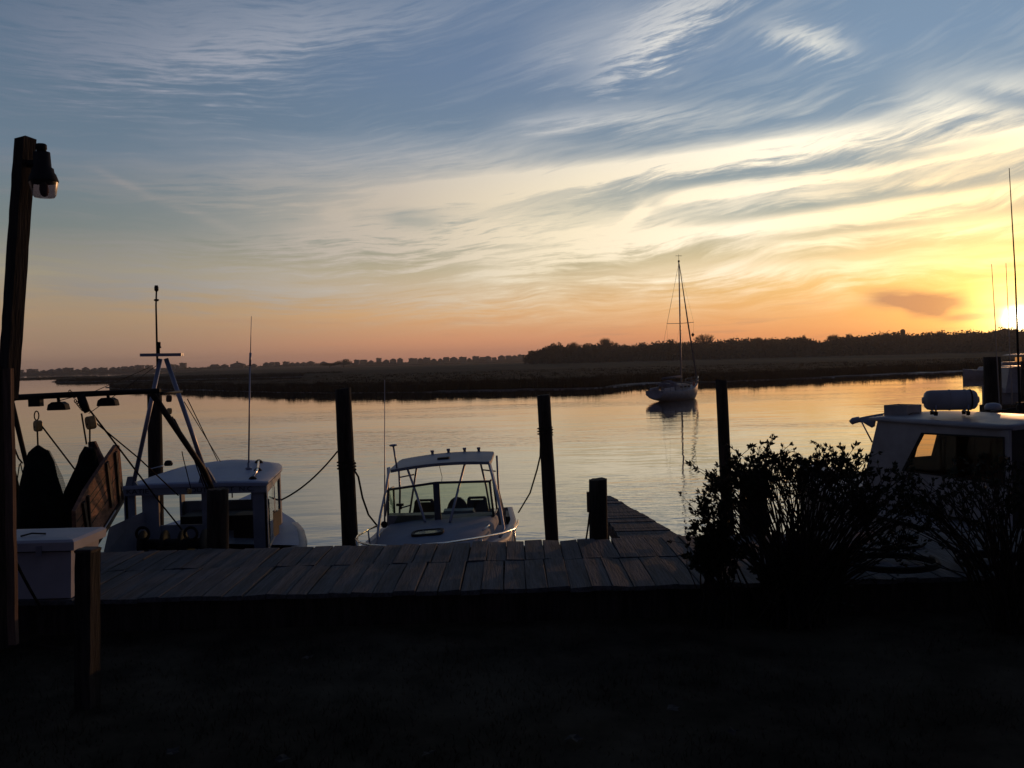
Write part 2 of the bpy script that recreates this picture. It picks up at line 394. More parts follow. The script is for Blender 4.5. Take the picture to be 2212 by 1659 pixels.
# fallen leaves seen on the lawn
for k, (px, py, ww) in enumerate([(665, 1422, .10), (1238, 1598, .13), (612, 1643, .12), (1452, 1532, .12), (1585, 1583, .08), (925, 1630, .09), (372, 1628, .12)]):
    c = PZ(px, py, LZ+.03)
    mb = MB(); n = 9; a0 = rnd.uniform(0, 6.28)
    pts = [c+Vector((math.cos(a0+i*2*math.pi/n)*ww*.5*(1 if i % 2 else .55), math.sin(a0+i*2*math.pi/n)*ww*.5*(1 if i % 2 else .55), rnd.uniform(0, .025))) for i in range(n)]
    mb.add([c+Vector((0, 0, .012))]+pts, [(0, 1+i, 1+(i+1) % n) for i in range(n)])
    tag(mb.build('dead_leaf', 'dleaf'), ['small dry leaf on dark lawn below the middle left of the boardwalk', 'largest curled dry leaf low on the lawn right of centre', 'dry leaf at the bottom edge of the lawn left of centre', 'dry leaf on the lawn farthest right but one', 'thin dry leaf farthest right on the dark lawn', 'dry leaf low on the lawn nearest the centre', 'dry leaf on the lawn beside the foot of the square post'][k], 'leaf', 'dry leaves lying on the lawn')
# ------------------------------------------------------------------ boardwalk
dock = thing('boardwalk', (0, 8.06, DZ), 'long weathered grey boardwalk of two rows of planks along the water', 'boardwalk')
pl = MB()
for row, (y0, y1) in enumerate(((8.06, 9.19), (9.205, 10.16))):
    x = -9.0
    while x < 9.0:
        wd = .189 + rnd.uniform(-.012, .012); gp = rnd.uniform(.003, .012); zz = DZ + rnd.uniform(-.006, .007)
        sk = rnd.gauss(0, .006); e0 = rnd.uniform(-.018, .012); e1 = rnd.uniform(-.02, .025); tl = rnd.gauss(0, .004)
        n = 6; rings = []
        for j in range(n+1):
            yy = y0+e0*(row == 0)+(y1+e1*(row == 1)-y0-e0*(row == 0))*j/n; xo = sk*j/n; bow = .004*math.sin(j/n*3.1)+rnd.gauss(0, .0012)
            rings.append([(x+xo, yy, zz-.04), (x+wd-gp+xo, yy, zz-.04), (x+wd-gp+xo+rnd.gauss(0, .001), yy, zz-tl-.004+bow), (x+wd-gp-.005+xo, yy, zz-tl+bow), (x+.005+xo, yy, zz+tl+bow), (x+xo+rnd.gauss(0, .001), yy, zz+tl-.004+bow)])
        pl.loft(rings, True, False, True, True)
        x += wd
pl.build('decking', 'plank', dock)
st = MB(); st.box((-9, 8.10, LZ-.35), (9, 8.155, DZ-.045)); st.build('stringer', 'piling', dock)
st = MB()
for yy in (9.1, 10.06): st.box((-9, yy, DZ-.30), (9, yy+.06, DZ-.045))
st.build('stringer', 'piling', dock)
for i in range(7):
    xx = -7.5+i*2.5
    MB().lathe([(.11, -2.4), (.11, DZ-.06)], (xx, 9.8, 0), seg=10).build('support_pile', 'piling', dock)
# finger pier tapering out to the right of the short piling
fp = thing('finger_pier', (1.5, 10.17, 1.9), 'narrow tapering plank finger pier running out behind the short piling', 'pier')
a0, a1 = PZ(1343, 1163, 2.13), PZ(1480, 1156, 2.13); b1 = PZ(1316, 1070, 2.13)
a0 = Vector((1.20, 10.2, 2.13)); a1 = Vector((1.93, 10.2, 2.13)); b0 = Vector((b1.x-.26, b1.y, 2.13))
deck = MB(); n = 24
for i in range(n):
    t0, t1 = i/n, (i+.93)/n; z = rnd.uniform(-.005, .005)
    q = [a0.lerp(b0, t0), a1.lerp(b1, t0), a1.lerp(b1, t1), a0.lerp(b0, t1)]
    ex = [Vector((-rnd.uniform(0, .02), 0, z)), Vector((rnd.uniform(0, .02), 0, z))]
    q = [q[0]+ex[0], q[1]+ex[1], q[2]+ex[1], q[3]+ex[0]]
    deck.hexa([p-Vector((0, 0, .04)) for p in q]+q)
deck.build('decking', 'plank', fp)
bm_ = MB()
bm_.tube([a1+Vector((-.05, 0, -.12)), b1+Vector((-.05, 0, -.12))], .07, 4); bm_.tube([a0+Vector((.03, 0, -.12)), b0+Vector((.03, 0, -.12))], .07, 4)
bm_.build('side_beam', 'board', fp)
for xx, yy in ((b1.x-.12, b1.y-.2), (1.45, 11.6)):
    MB().lathe([(.09, -2), (.09, 2.03)], (xx, yy, 0), seg=10).build('support_pile', 'piling', fp)
# ------------------------------------------------------------------ pilings
def piling(top, bot, dia, label, cut=.0, name='mooring_piling', mt='piling', group='wooden mooring pilings'):
    top = Vector(top); bot = Vector(bot); base = bot+(bot-top).normalized()*((bot.z+1.5)/max(.2, (top-bot).normalized().z)) if bot.z > -1.5 else bot
    r = thing(name, (base.x, base.y, base.z), label, 'piling', group)
    n = 26; seg = 18; rings = []
    for i in range(n+1):
        t = i/n; c = base.lerp(top, t); rr = dia/2*(1.06-.08*t)
        ring = []
        for k in range(seg):
            q = 2*math.pi*k/seg; nn = noise.noise(Vector((math.cos(q)*1.5+base.x*3, math.sin(q)*1.5, c.z*.9)))
            rk = rr*(1+.05*nn+.02*noise.noise(Vector((math.cos(q)*6, math.sin(q)*6+base.x, c.z*7))))
            ring.append(c+Vector((math.cos(q)*rk, math.sin(q)*rk, (math.cos(q)*cut*dia if i == n else 0)+(rnd.uniform(-.008, .008) if i == n else 0))))
        rings.append(ring)
    m = MB().loft(rings, True, True, False, True); m.build('shaft', mt, r)
    return r
piling(P(741, 839, 15), P(757, 1190, 15), .262, 'tall dark piling standing left of the centre cabin boat', .05)
piling(P(1174, 853, 17.3), P(1193, 1180, 17.3), .248, 'tall dark leaning piling just right of the centre cabin boat', .05)
piling(P(1558, 821, 19), P(1574, 1165, 19), .24, 'tallest dark piling rising through the left of the bush', .0)
piling(P(334, 842, 17.2), P(337, 1080, 17.2), .26, 'dark piling behind the roof of the shrimp boat', .0)
piling(P(470, 1056, 10.45), P(471, 1195, 10.45), .238, 'short dark piling at the boardwalk in front of the shrimp boat', .0)
piling(P(1292, 1035, 10.35), P(1293, 1168, 10.35), .208, 'short flat-topped piling at the boardwalk beside the finger pier', .02)
piling(P(1627, 1018, 10.5), P(1627, 1170, 10.5), .31, 'thick short piling half hidden inside the bush', .0)
piling(P(2143, 771, 20.5), P(2145, 890, 20.5), .36, 'dark piling beyond the canopy of the white cabin cruiser', .0)
# ------------------------------------------------------------------ mooring lines
def rope(name, pts, r, label, group='mooring lines', cat='rope', mt='rope'):
    mb = MB(); mb.tube(pts, r, 6); return tag(mb.build(name, mt), label, cat, group)
# ------------------------------------------------------------------ marshes
def lerp_tab(tab, x):
    if x <= tab[0][0]: return tab[0][1]
    for (a, p), (b_, q) in zip(tab, tab[1:]):
        if x <= b_:
            t = (x-a)/(b_-a); return p+(q-p)*t
    return tab[-1][1]
K = 1.2
frontA = [(232, 178), (262, 166), (300, 160), (380, 150), (500, 131), (600, 119), (700, 112), (800, 108), (956, 103), (1250, 101), (1330, 106), (1400, 112), (1600, 115), (1800, 119), (2080, 128), (2700, 140)]
backA = [(232, 182), (300, 186), (400, 182), (520, 172), (600, 168), (650, 170), (700, 600), (2700, 600)]
frontB = [(118, 292), (160, 282), (250, 276), (420, 268), (700, 262)]
backB = [(118, 302), (200, 350), (330, 420), (420, 520), (440, 1000), (740, 1000)]
def fr(tab, x, sc=K, n=1.0): return lerp_tab(tab, x)*sc*(1+.012*n*noise.noise(Vector((x*.02, sc, 3)))+.006*n*noise.noise(Vector((x*.11, 5, 3))))
def wx(x, d): return (x-1106)/F*d
MO = [(232, .15), (420, .15), (440, 3), (460, .15), (925, .15), (950, 5), (1250, 3), (1300, .3), (1325, 8), (1440, 9), (1480, 4), (1560, .3), (1600, 2), (1680, .5), (1740, 3), (1850, 8), (2050, 12), (2700, 9)]
def moff(x): return lerp_tab(MO, x)*(1+.5*noise.noise(Vector((x*.03, 9, 1))))
def strip(name, ft, bt, x0, x1, dx, z, mt, rows=14, lo=0, rough=.0, edge=True, lab=None, kind='structure', off=0.0):
    rings = []
    x = x0
    while x <= x1+.01:
        f_, b_ = fr(ft, x)+(moff(x) if off == 1.2 else off), fr(bt, x)
        if b_ < f_+.4: b_ = f_+.4
        ring = [(wx(x, f_), f_, lo)]
        for j in range(rows+1):
            t = (j/rows)**2.2; d = f_+(b_-f_)*t
            e = min(1, j/2.0)
            ring.append((wx(x, d), d, z+(rough*(noise.noise(Vector((wx(x, d)*.35, d*.35, 1)))+.5*noise.noise(Vector((wx(x, d)*.08, d*.08, 7))))*e)))
        ring.append((wx(x, b_), b_, lo))
        rings.append(ring); x += dx
    o = MB().loft(rings, False, True).build(name, mt); tag(o, lab, None, None, kind); return o
strip('mud_bank', frontA, backA, 228, 2560, 6, .10, 'mud', lo=-.3)
strip('mud_bank', frontB, backB, 112, 740, 6, .12, 'mud', lo=-.3)
strip('marsh', frontA, backA, 236, 2560, 4, .98, 'sedge', rows=40, rough=.22, off=1.2, kind='structure')
strip('marsh', frontB, backB, 122, 740, 4, 1.15, 'sedge', rows=26, rough=.25, off=3, kind='structure')
isl_f = [(20, 420), (120, 428), (200, 440), (215, 442)]; isl_b = [(20, 440), (150, 450), (215, 443)]
strip('marsh', isl_f, isl_b, 20, 212, 6, .75, 'sedge', rows=6, rough=.2)
far_f = [(-300, 1010), (330, 1010), (700, 1000), (2600, 900)]; far_b = [(-300, 1500), (2600, 1500)]
strip('shore', far_f, far_b, -300, 1500, 12, 1.3, 'sedge', rows=8, rough=.3)
# standing grass along the edges and over the marsh
gb = MB()
def tuft(x, y, z, h, wd):
    for _ in range(3):
        a = rnd.uniform(-1, 1); ox = rnd.gauss(0, wd); l = rnd.gauss(0, .16*h)
        gb.add([(x+ox-wd*.35, y, z), (x+ox+wd*.35, y+rnd.uniform(-.1, .1), z), (x+ox+l, y+a*.2, z+h*rnd.uniform(.7, 1.1))], [(0, 1, 2)])
for i in range(15000):
    x = rnd.uniform(240, 2300); f_ = fr(frontA, x); d = f_+moff(x)*.9+4.5*rnd.random()**1.6
    k_ = min(1, (x-232)/60)
    tuft(wx(x, d), d, .05, rnd.uniform(.9, 1.6)*(.35+.65*k_)*(1+.25*noise.noise(Vector((x*.05, 0, 0)))), .16)
for i in range(14000):
    x = rnd.uniform(300, 2300); f_ = fr(frontA, x)+moff(x)+3; b_ = min(fr(backA, x), 260); d = f_+(b_-f_)*rnd.random()**1.5
    tuft(wx(x, d), d, .8, rnd.uniform(.25, .5)*(1 if x > 680 else .7), .22)
for i in range(3500):
    x = rnd.uniform(122, 740); f_ = fr(frontB, x); d = f_+1+18*rnd.random()**1.6
    tuft(wx(x, d), d, .1, rnd.uniform(.9, 1.6)*min(1, .4+(x-118)/80), .4)
tag(gb.build('marsh_grass', 'sedge'), kind='stuff')
# ------------------------------------------------------------------ the wood behind the marsh
def crown(mb, c, rx, ry, rz, n, s, rg=rnd, low=.25):
    for _ in range(n):
        while True:
            u = Vector((rg.uniform(-1, 1), rg.uniform(-1, 1), rg.uniform(-1, 1)))
            if .15 < u.length < 1: break
        if noise.noise(u*2.2+Vector(c)*.37) < -.18: continue
        u *= (.8+.35*noise.noise(u*3+Vector(c)))
        p = Vector((c[0]+u.x*rx, c[1]+u.y*ry, c[2]+u.z*rz))
        a = Vector((rg.gauss(0, 1), rg.gauss(0, 1), rg.gauss(0, 1))).normalized(); b_ = a.orthogonal().normalized(); k = s*rg.uniform(.5, 1.2)
        mb.add([p-a*k, p+b_*k*.6, p+a*k, p-b_*k*.6], [(0, 1, 2, 3)])
treetop = [(1128, 770), (1140, 760), (1160, 757), (1178, 749), (1200, 742), (1260, 743), (1300, 738), (1360, 741), (1450, 735), (1480, 738), (1600, 731), (1720, 729), (1760, 732), (1820, 726), (1900, 719), (1960, 716), (2000, 719), (2040, 716), (2100, 711), (2212, 706), (2400, 700)]
def tty(x): return lerp_tab(treetop, x)+5.0*noise.noise(Vector((x*.021, 3.3, 0)))+4.2*noise.noise(Vector((x*.07, 1.3, 0)))
wood = MB()
def ztop(x, d, py): return CAMZ + (P(x, py, d).z-CAMZ)
for row, (d, cnt) in enumerate(((520, 230), (545, 170), (575, 130))):
    for i in range(cnt):
        x = 1136+(2420-1136)*((i+rnd.random())/cnt)
        top = P(x, tty(x)+rnd.gauss(1.0, 1.5)+(0 if x > 1165 else 3), d+rnd.uniform(-8, 8)); h = top.z-1
        if x < 1150 and row: continue
        r_ = rnd.uniform(2.2, 4.2)
        crown(wood, (top.x, top.y, top.z-h*.30), r_, r_, h*.34, 70, .75)
        crown(wood, (top.x+rnd.gauss(0, 1), top.y-1, top.z-h*.62), r_*1.3, r_, h*.36, 60, .9)
        if row == 0: crown(wood, (top.x, top.y-2, 2.6), r_*1.3, r_, 2.2, 22, 1.0)
def backdrop():          # the dense inside of the wood: an uneven bank of foliage standing behind the front crowns
    rings = []; x = 1150
    while x < 2440:
        ring = []
        for j in range(7):
            t = j/6; pz = P(x, tty(x)+7+2.2*noise.noise(Vector((x*.06, j, 0))), 548); d = 530+36*t
            ring.append((wx(x, d)+rnd.gauss(0, .5), d+rnd.gauss(0, 1.5), .9+(pz.z-.9)*(math.sin(t*math.pi)**.5)+rnd.gauss(0, .25)))
        rings.append(ring); x += 5
    return rings
wood.loft(backdrop(), False, False)
tag(wood.build('wood', 'tree'), kind='stuff')
def bare_tree(px, top_py, w_px, d, label, name='bare_tree'):
    top = P(px, top_py, d); base = Vector((top.x, top.y, 1)); r = thing(name, base, label, 'tree', None)
    H = top.z-1; mb = MB(); mb.tube([base, base+Vector((0, 0, H*.5))], [.3, .2], 6); mb.build('trunk', 'bark', r)
    mb = MB(); W = w_px/F*d/2
    for k in range(70):
        a = rnd.uniform(-1, 1); t = math.sqrt(max(0, 1-a*a*.95))
        e = base+Vector((a*W, rnd.uniform(-1, 1)*W*.6, H*(.72+.28*t*rnd.uniform(.6, 1.0))))
        s0 = base+Vector((a*.3, 0, H*rnd.uniform(.35, .5))); mid = s0.lerp(e, .55)+Vector((rnd.gauss(0, .25), 0, rnd.gauss(.2, .25)))
        mb.tube([s0, mid, e], [.14, .08, .035], 3, False)
        for q in range(3): mb.tube([mid, mid+(e-mid)*.7+Vector((rnd.gauss(0, .6), 0, rnd.uniform(.2, .8)))], [.06, .03], 3, False)
    mb.build('branches', 'bark', r)
bare_tree(1308, 728, 34, 515, 'rounded bare tree standing highest above the wood left of the sailboat mast')
bare_tree(1522, 719, 48, 515, 'wide bare-branched tree just right of the sailboat forestay')
bare_tree(1240, 738, 30, 512, 'small bare tree near the left end of the wood')
bare_tree(1640, 728, 26, 515, 'low bare tree right of the wide bare-branched one')
bare_tree(1800, 721, 30, 515, 'bare tree above the wood left of the round water tower')
bare_tree(2030, 713, 28, 515, 'bare tree on the wood nearest the setting sun')
def far_tree(px, top_py, w_px, d, label):
    top = P(px, top_py, d); base = Vector((top.x, top.y, 1)); r = thing('evergreen_tree', base, label, 'tree', None)
    H = top.z-1; W = w_px/F*d/2; MB().tube([base, base+Vector((.3, 0, H*.7))], [.35, .18], 6).build('trunk', 'bark', r)
    mb = MB()
    crown(mb, (top.x, top.y, top.z-H*.38), W, W, H*.38, 420, .6)
    for k in range(5): crown(mb, (top.x+rnd.uniform(-.7, .7)*W, top.y, top.z-H*rnd.uniform(.05, .5)), W*.45, W*.45, H*.17, 90, .5)
    mb.build('crown', 'tree', r)
far_tree(1151, 757, 34, 505, 'dark round evergreen tree at the very left end of the wood')
far_tree(1183, 746, 26, 508, 'dark evergreen tree second from the left end of the wood')
far_tree(1200, 741, 34, 510, 'taller spreading evergreen third from the left end of the wood')
far_tree(1449, 731, 18, 510, 'pointed dark evergreen just left of the sailboat mast')
far_tree(1735, 724, 26, 512, 'dark evergreen bump in the middle of the wood')
far_tree(1838, 722, 24, 512, 'dark evergreen left of the water tower')
far_tree(742, 777, 50, 700, 'broad dark clump of evergreen in front of the far houses')
far_tree(712, 783, 40, 700, 'low dark evergreen clump left of the broad one before the houses')
tw = P(1950, 711, 530); r = thing('water_tower', (tw.x, tw.y, 1), 'small round-capped tower standing above the wood', 'tower')
MB().lathe([(1.2, 0), (1.2, tw.z-3)], (tw.x, tw.y, 1), seg=12).build('shaft', 'hroof', r)
MB().lathe([(.9, -1.8), (1.35, -1.6), (1.35, .1), (1.1, .7), (.5, 1.05), (.05, 1.15)], (tw.x, tw.y, tw.z-1.1), seg=14).build('tank', 'hroof', r)
# ------------------------------------------------------------------ far houses
HX = [(40, 14, 5, 'f'), (68, 22, 6, 'f'), (92, 10, 3, 'g'), (109, 18, 5, 'g'), (126, 16, 7, 'g'), (145, 20, 7, 'f'), (166, 16, 3, 'g'), (183, 12, 8, 'g'), (203, 15, 5, 'g'), (221, 18, 5, 'f'), (243, 15, 6, 'g'), (255, 10, 6, 'g'), (268, 16, 7, 'g'), (284, 18, 8, 'g'), (300, 18, 9, 'f'), (321, 16, 8, 'f'), (371, 16, 9, 'f'), (382, 12, 7, 'g'), (395, 14, 12, 'f'), (463, 20, 6, 'g'), (484, 16, 6, 'g'), (513, 36, 9, 'c'), (548, 14, 5, 'g'), (575, 14, 8, 'g'), (587, 12, 8, 'g'), (598, 12, 8, 'g'), (618, 14, 8, 'f'), (631, 12, 6, 'g'), (643, 12, 6, 'g'), (656, 14, 6, 'g'), (671, 20, 8, 'g'), (699, 18, 6, 'g'), (771, 12, 8, 'f'), (786, 18, 8, 'g'), (802, 12, 6, 'g'), (819, 12, 11, 'f'), (835, 14, 7, 'g'), (850, 16, 9, 'g'), (865, 14, 10, 'g'), (893, 22, 8, 'f'), (909, 16, 8, 'g'), (923, 18, 9, 'f'), (938, 14, 6, 'g'), (952, 12, 6, 'g'), (965, 16, 9, 'g'), (981, 20, 9, 'g'), (1001, 20, 8, 'f'), (1015, 12, 5, 'g'), (1029, 18, 9, 'f'), (1043, 14, 7, 'g'), (1055, 20, 9, 'g'), (1069, 12, 5, 'g'), (1085, 20, 10, 'g'), (1100, 16, 9, 'g'), (1113, 18, 9, 'g'), (1127, 18, 10, 'f')]
ordn = lambda n: str(n)+('th' if 10 <= n % 100 <= 20 else {1: 'st', 2: 'nd', 3: 'rd'}.get(n % 10, 'th'))
for i, (px, wpx, hpx, ty) in enumerate(HX):
    d = 1300+rnd.uniform(-25, 40); hz = P(px, 0, d); base = Vector((wx(px, d), d, 1.2))
    W = wpx*.8/F*d; T = CAMZ + (hpx*.8+.3)/F*d; Dp = rnd.uniform(8, 11)
    kindtxt = {'f': 'flat-roofed', 'g': 'gable-roofed', 'c': 'wide cupola-topped'}[ty]
    r = thing('beach_house', base, f'distant {kindtxt} beach house, {ordn(i+1)} from the left on the far shore', 'house', 'beach houses on the far shore')
    x0, x1 = base.x-W/2, base.x+W/2; zw = T-(2.4 if ty != 'f' else .8); zf = 3.2
    m = MB(); m.box((x0, d, zf), (x1, d+Dp, zw)); m.build('wall', 'house', r)
    m = MB()
    if ty == 'f': m.box((x0-.4, d-.4, zw), (x1+.4, d+Dp+.4, T)); m.box((x0+W*.2, d+2, T), (x0+W*.45, d+4, T+.7))
    else:
        rd = W*.38 if rnd.random() < .7 else W*.05
        m.loft([[(x0-.5, d-.6, zw), (x1+.5, d-.6, zw), (x1+.5, d+Dp+.6, zw), (x0-.5, d+Dp+.6, zw)], [(x0+rd, d+Dp*.5-.1, T), (x1-rd, d+Dp*.5-.1, T), (x1-rd, d+Dp*.5+.1, T), (x0+rd, d+Dp*.5+.1, T)]], True, False, True, True)
    m.build('roof', 'hroof', r)
    if ty == 'c': MB().box((base.x-W*.08, d+3, T-.4), (base.x+W*.02, d+6, T+2.0)).build('cupola', 'house', r)
    MB().box((x0+W*.06, d+.5, 1.0), (x1-W*.06, d+Dp-.5, zf)).build('ground_floor', 'house', r)
    m = MB(); m.box((x0-.2, d-1.6, zf+.02), (x1+.2, d-.05, zf+.3)); m.box((x0-.2, d-1.7, zf+1.1), (x1+.2, d-1.6, zf+1.25))
    m.build('porch', 'house', r)
sc = MB()          # beach scrub between the houses
for i in range(900):
    x = rnd.uniform(-60, 1150); d = 1290+rnd.uniform(-15, 60); hgt = rnd.uniform(.35, .95)*(1.2+noise.noise(Vector((x*.02, 0, 9))))
    crown(sc, (wx(x, d), d, 1.2+hgt*1.6), rnd.uniform(4, 8), 3, hgt*2.0, 14, 1.6)
tag(sc.build('scrub', 'tree'), kind='stuff')
# ------------------------------------------------------------------ lamp post
def sq(c, w, ang, dz=0): return [Vector((c[0]+math.cos(ang+k*math.pi/2)*w*.7071, c[1]+math.sin(ang+k*math.pi/2)*w*.7071, c[2]+dz)) for k in range(4)]
gp = PZ(14, 1392, LZ)
lp = thing('lamp_post', (gp.x, gp.y, LZ), 'leaning wooden post with a yard light at its top, at the left edge', 'lamp post')
m = MB(); rings = []
tp, bt = P(55, 300, 7.6), P(16, 862, 7.6)
for i in range(23):
    t = i/22; c = bt.lerp(tp, t); wob = .004*noise.noise(Vector((0, 0, t*9)))
    rings.append([p+Vector((wob, wob, 0))+Vector((rnd.gauss(0, .0012), 0, 0)) for p in sq(c, .115, .35)])
m.loft(rings, True, False, True, False); tpk = tp+Vector((0, 0, .028)); o_ = len(m.v)
m.add(rings[-1]+[tpk], [(0, 1, 4), (1, 2, 4), (2, 3, 4), (3, 0, 4)]); m.build('post', 'post', lp)
m = MB(); c0, c1 = P(-2, 1400, 7.62), P(2, 790, 7.62)
m.loft([sq(c0.lerp(c1, i/8), .13, .2) for i in range(9)], True, False, True, True); m.build('base_post', 'piling', lp)
m = MB(); c0, c1 = P(28, 1392, 7.52), P(17, 796, 7.52)
m.loft([[c+Vector((-.032, -.02, 0)), c+Vector((.032, -.02, 0)), c+Vector((.032, .03, 0)), c+Vector((-.032, .03, 0))] for c in [c0.lerp(c1, i/10)+Vector((rnd.gauss(0, .002), 0, 0)) for i in range(11)]], True, False, True, True)
m.build('board', 'board', lp)
lc = P(94, 392, 7.55); k = 7.55/F
LR = Vector((-.03, 0, 1)).normalized()
m = MB().lathe([(17*k, 62*k), (18*k, 30*k), (22*k, 27*k), (23*k, 18*k), (26*k, 14*k), (30*k, 1*k), (30*k, -2*k), (26*k, -2*k)], lc, LR, 20)
hs = m.build('lamp_housing', 'blk', lp)
MB().lathe([(10*k, 60*k), (10*k, 68*k), (11.5*k, 69*k), (11.5*k, 78*k), (9.5*k, 80*k)], lc, LR, 14).build('photocell', 'blk', hs)
MB().tube([lc+Vector((-.02, 0, .15)), lc+Vector((-.14, .03, .15))], .03, 8).build('bracket', 'blk', hs)
ln = MB(); ln.loft([[lc+LR*h*k+Vector((math.cos(q*math.pi/14)*r*k, math.sin(q*math.pi/14)*r*k, 0)) for q in range(28)] for r, h in ((29, -2), (28, -8), (23, -30), (20, -34), (8, -36))], True, True)
ln.build('lens', 'lens', lp)
MB().lathe([(.012, 0), (.03, -.02), (.036, -.06), (.028, -.10), (.01, -.115)], lc+LR*(-2*k), LR, 12).build('bulb', 'gel', lp)
tag(MB().tube(sag(P(30, 1205, 7.6), P(92, 1318, 8.04), .02), .012, 6).build('guy_line', 'rope'), 'dark line slanting down from the lamp post in front of the white dock box', 'cable')
tag(MB().tube([PZ(82, 1392, LZ+.02), PZ(118, 1400, LZ+.03), PZ(165, 1409, LZ+.02)], [.012, .01, .005], 5).build('fallen_stick', 'stem'), 'thin stick lying on the lawn between the two posts', 'stick')
# near square post
pc = PZ(188, 1530, LZ); wp = thing('wooden_post', (pc.x, pc.y, LZ), 'dark square post standing on the lawn in front of the white dock box', 'post')
top = P(190, 1190, pc.y); m = MB(); rings = [[p+Vector((rnd.gauss(0, .0015), rnd.gauss(0, .0015), 0)) for p in sq(pc.lerp(top, i/10)-Vector((0, 0, .1 if i == 0 else 0)), .116, .62)] for i in range(11)]
m.loft(rings, True, False, True, True); m.build('shaft', 'piling', wp)
m = MB(); m.loft([sq(top+Vector((0, 0, -.004)), .12, .62), sq(top+Vector((0, 0, .012)), .124, .62), sq(top+Vector((0, 0, .02)), .10, .62)], True, False, True, True); m.build('cap', 'rust', wp)
# ------------------------------------------------------------------ dock box
bx0, bx1, by0, by1 = -5.05, -3.875, 8.07, 8.62
db = thing('dock_box', ((bx0+bx1)/2, (by0+by1)/2, DZ), 'white fibreglass dock box on the boardwalk behind the square post', 'storage box')
m = MB(); e = .035
m.loft([[(bx0+e, by0+e, DZ+.01), (bx1-e, by0+e, DZ+.01), (bx1-e, by1-e, DZ+.01), (bx0+e, by1-e, DZ+.01)], [(bx0, by0, DZ+.44), (bx1, by0, DZ+.44), (bx1, by1, DZ+.44), (bx0, by1, DZ+.44)]], True, False, True, True)
m.build('body', 'boxw', db)
m = MB(); q = .045
def rr(x0, y0, x1, y1, z): return [(x0, y0, z), (x1, y0, z), (x1, y1, z), (x0, y1, z)]
m.loft([rr(bx0-q, by0-q, bx1+q, by1+q, DZ+.442), rr(bx0-q-.005, by0-q-.005, bx1+q+.005, by1+q+.005, DZ+.515), rr(bx0-q+.02, by0-q+.02, bx1+q-.02, by1+q-.02, DZ+.535), rr(bx0+.08, by0+.08, bx1-.08, by1-.08, DZ+.542)], True, False, True, True)
m.build('lid', 'boxw', db)
m = MB(); m.hexa([(bx1+.001, by0+.16, DZ+.13), (bx1+.016, by0+.16, DZ+.13), (bx1+.016, by0+.185, DZ+.13), (bx1+.001, by0+.185, DZ+.13), (bx1+.001, by0+.10, DZ+.45), (bx1+.016, by0+.10, DZ+.45), (bx1+.016, by0+.125, DZ+.45), (bx1+.001, by0+.125, DZ+.45)]); m.build('strap', 'dark', db)
m = MB(); m.tube([(bx1-.5, by0+.12, DZ+.548), (bx1-.42, by0+.16, DZ+.565), (bx1-.32, by0+.21, DZ+.55)], .008, 5); m.build('handle', 'dark', db)
for xx in (bx0+.25, bx1-.28):
    MB().box((xx, by0-q-.014, DZ+.40), (xx+.05, by0-q-.004, DZ+.49)).build('latch', 'alu', db)
MB().box((bx0+.01, by0-.004, DZ+.425), (bx1-.01, by0+.002, DZ+.438)).build('lid_seal', 'dark', db)
# ------------------------------------------------------------------ text helper
def text_mesh(body, wid, hgt, org, xd, yd, name, mt, parent, depth=.004):
    cu = bpy.data.curves.new(name, 'FONT'); cu.body = body; cu.size = 1; cu.extrude = 0
    t = bpy.data.objects.new(name, cu); COL.objects.link(t); dg = bpy.context.evaluated_depsgraph_get()
    me = bpy.data.meshes.new_from_object(t.evaluated_get(dg)); bpy.data.objects.remove(t)
    xs = [v.co.x for v in me.vertices]; ys = [v.co.y for v in me.vertices]; x0, x1, y0, y1 = min(xs), max(xs), min(ys), max(ys)
    mb = MB(); xd = Vector(xd).normalized(); yd = Vector(yd).normalized(); org = Vector(org)
    mb.add([org+xd*((v.co.x-x0)/(x1-x0)*wid)+yd*((v.co.y-y0)/(y1-y0)*hgt) for v in me.vertices], [tuple(p.vertices) for p in me.polygons])
    bpy.data.meshes.remove(me); return mb.build(name, mt, parent)
# ------------------------------------------------------------------ shrimp boat
sb = thing('shrimp_boat', (-4.6, 14.5, 0), 'small white shrimp boat with a flat-roofed cabin and stern gallows, moored on the left', 'fishing boat')
cx = lambda d: -4.6-.11*(d-13.5)
def interp(tab, x): return lerp_tab(tab, x)
hb = [(11.4, 1.15), (13, 1.38), (14, 1.45), (15, 1.28), (16, 1.0), (16.6, .76), (17.5, .42), (18.6, .03)]
sh = [(11.4, 1.15), (13, 1.42), (15, 1.50), (17, 1.52), (18.6, 1.62)]
rings = []; d = 11.4
while d <= 18.61:
    h, z, c = interp(hb, d), interp(sh, d), cx(d); fl = .72+.1*(d < 15)
    rings.append([(c-h-.05, d, z+.02), (c-h, d, z-.06), (c-h*.97, d, z*.6), (c-h*fl, d, .05), (c-h*.4, d, -.4), (c, d, -.5), (c+h*.4, d, -.4), (c+h*fl, d, .05), (c+h*.97, d, z*.6), (c+h, d, z-.06), (c+h+.05, d, z+.02)])
    d += .4
m = MB().loft(rings, False, True)
r0 = rings[0]; o = len(m.v); m.add(r0, [tuple(range(11))]); m.build('hull', 'gel', sb)
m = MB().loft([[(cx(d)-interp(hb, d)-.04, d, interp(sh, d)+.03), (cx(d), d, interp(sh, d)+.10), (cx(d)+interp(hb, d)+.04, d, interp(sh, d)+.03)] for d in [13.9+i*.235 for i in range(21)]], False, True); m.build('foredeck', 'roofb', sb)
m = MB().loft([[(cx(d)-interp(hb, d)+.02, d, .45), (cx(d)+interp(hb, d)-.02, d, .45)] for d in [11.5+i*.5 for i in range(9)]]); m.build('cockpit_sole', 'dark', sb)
m = MB()
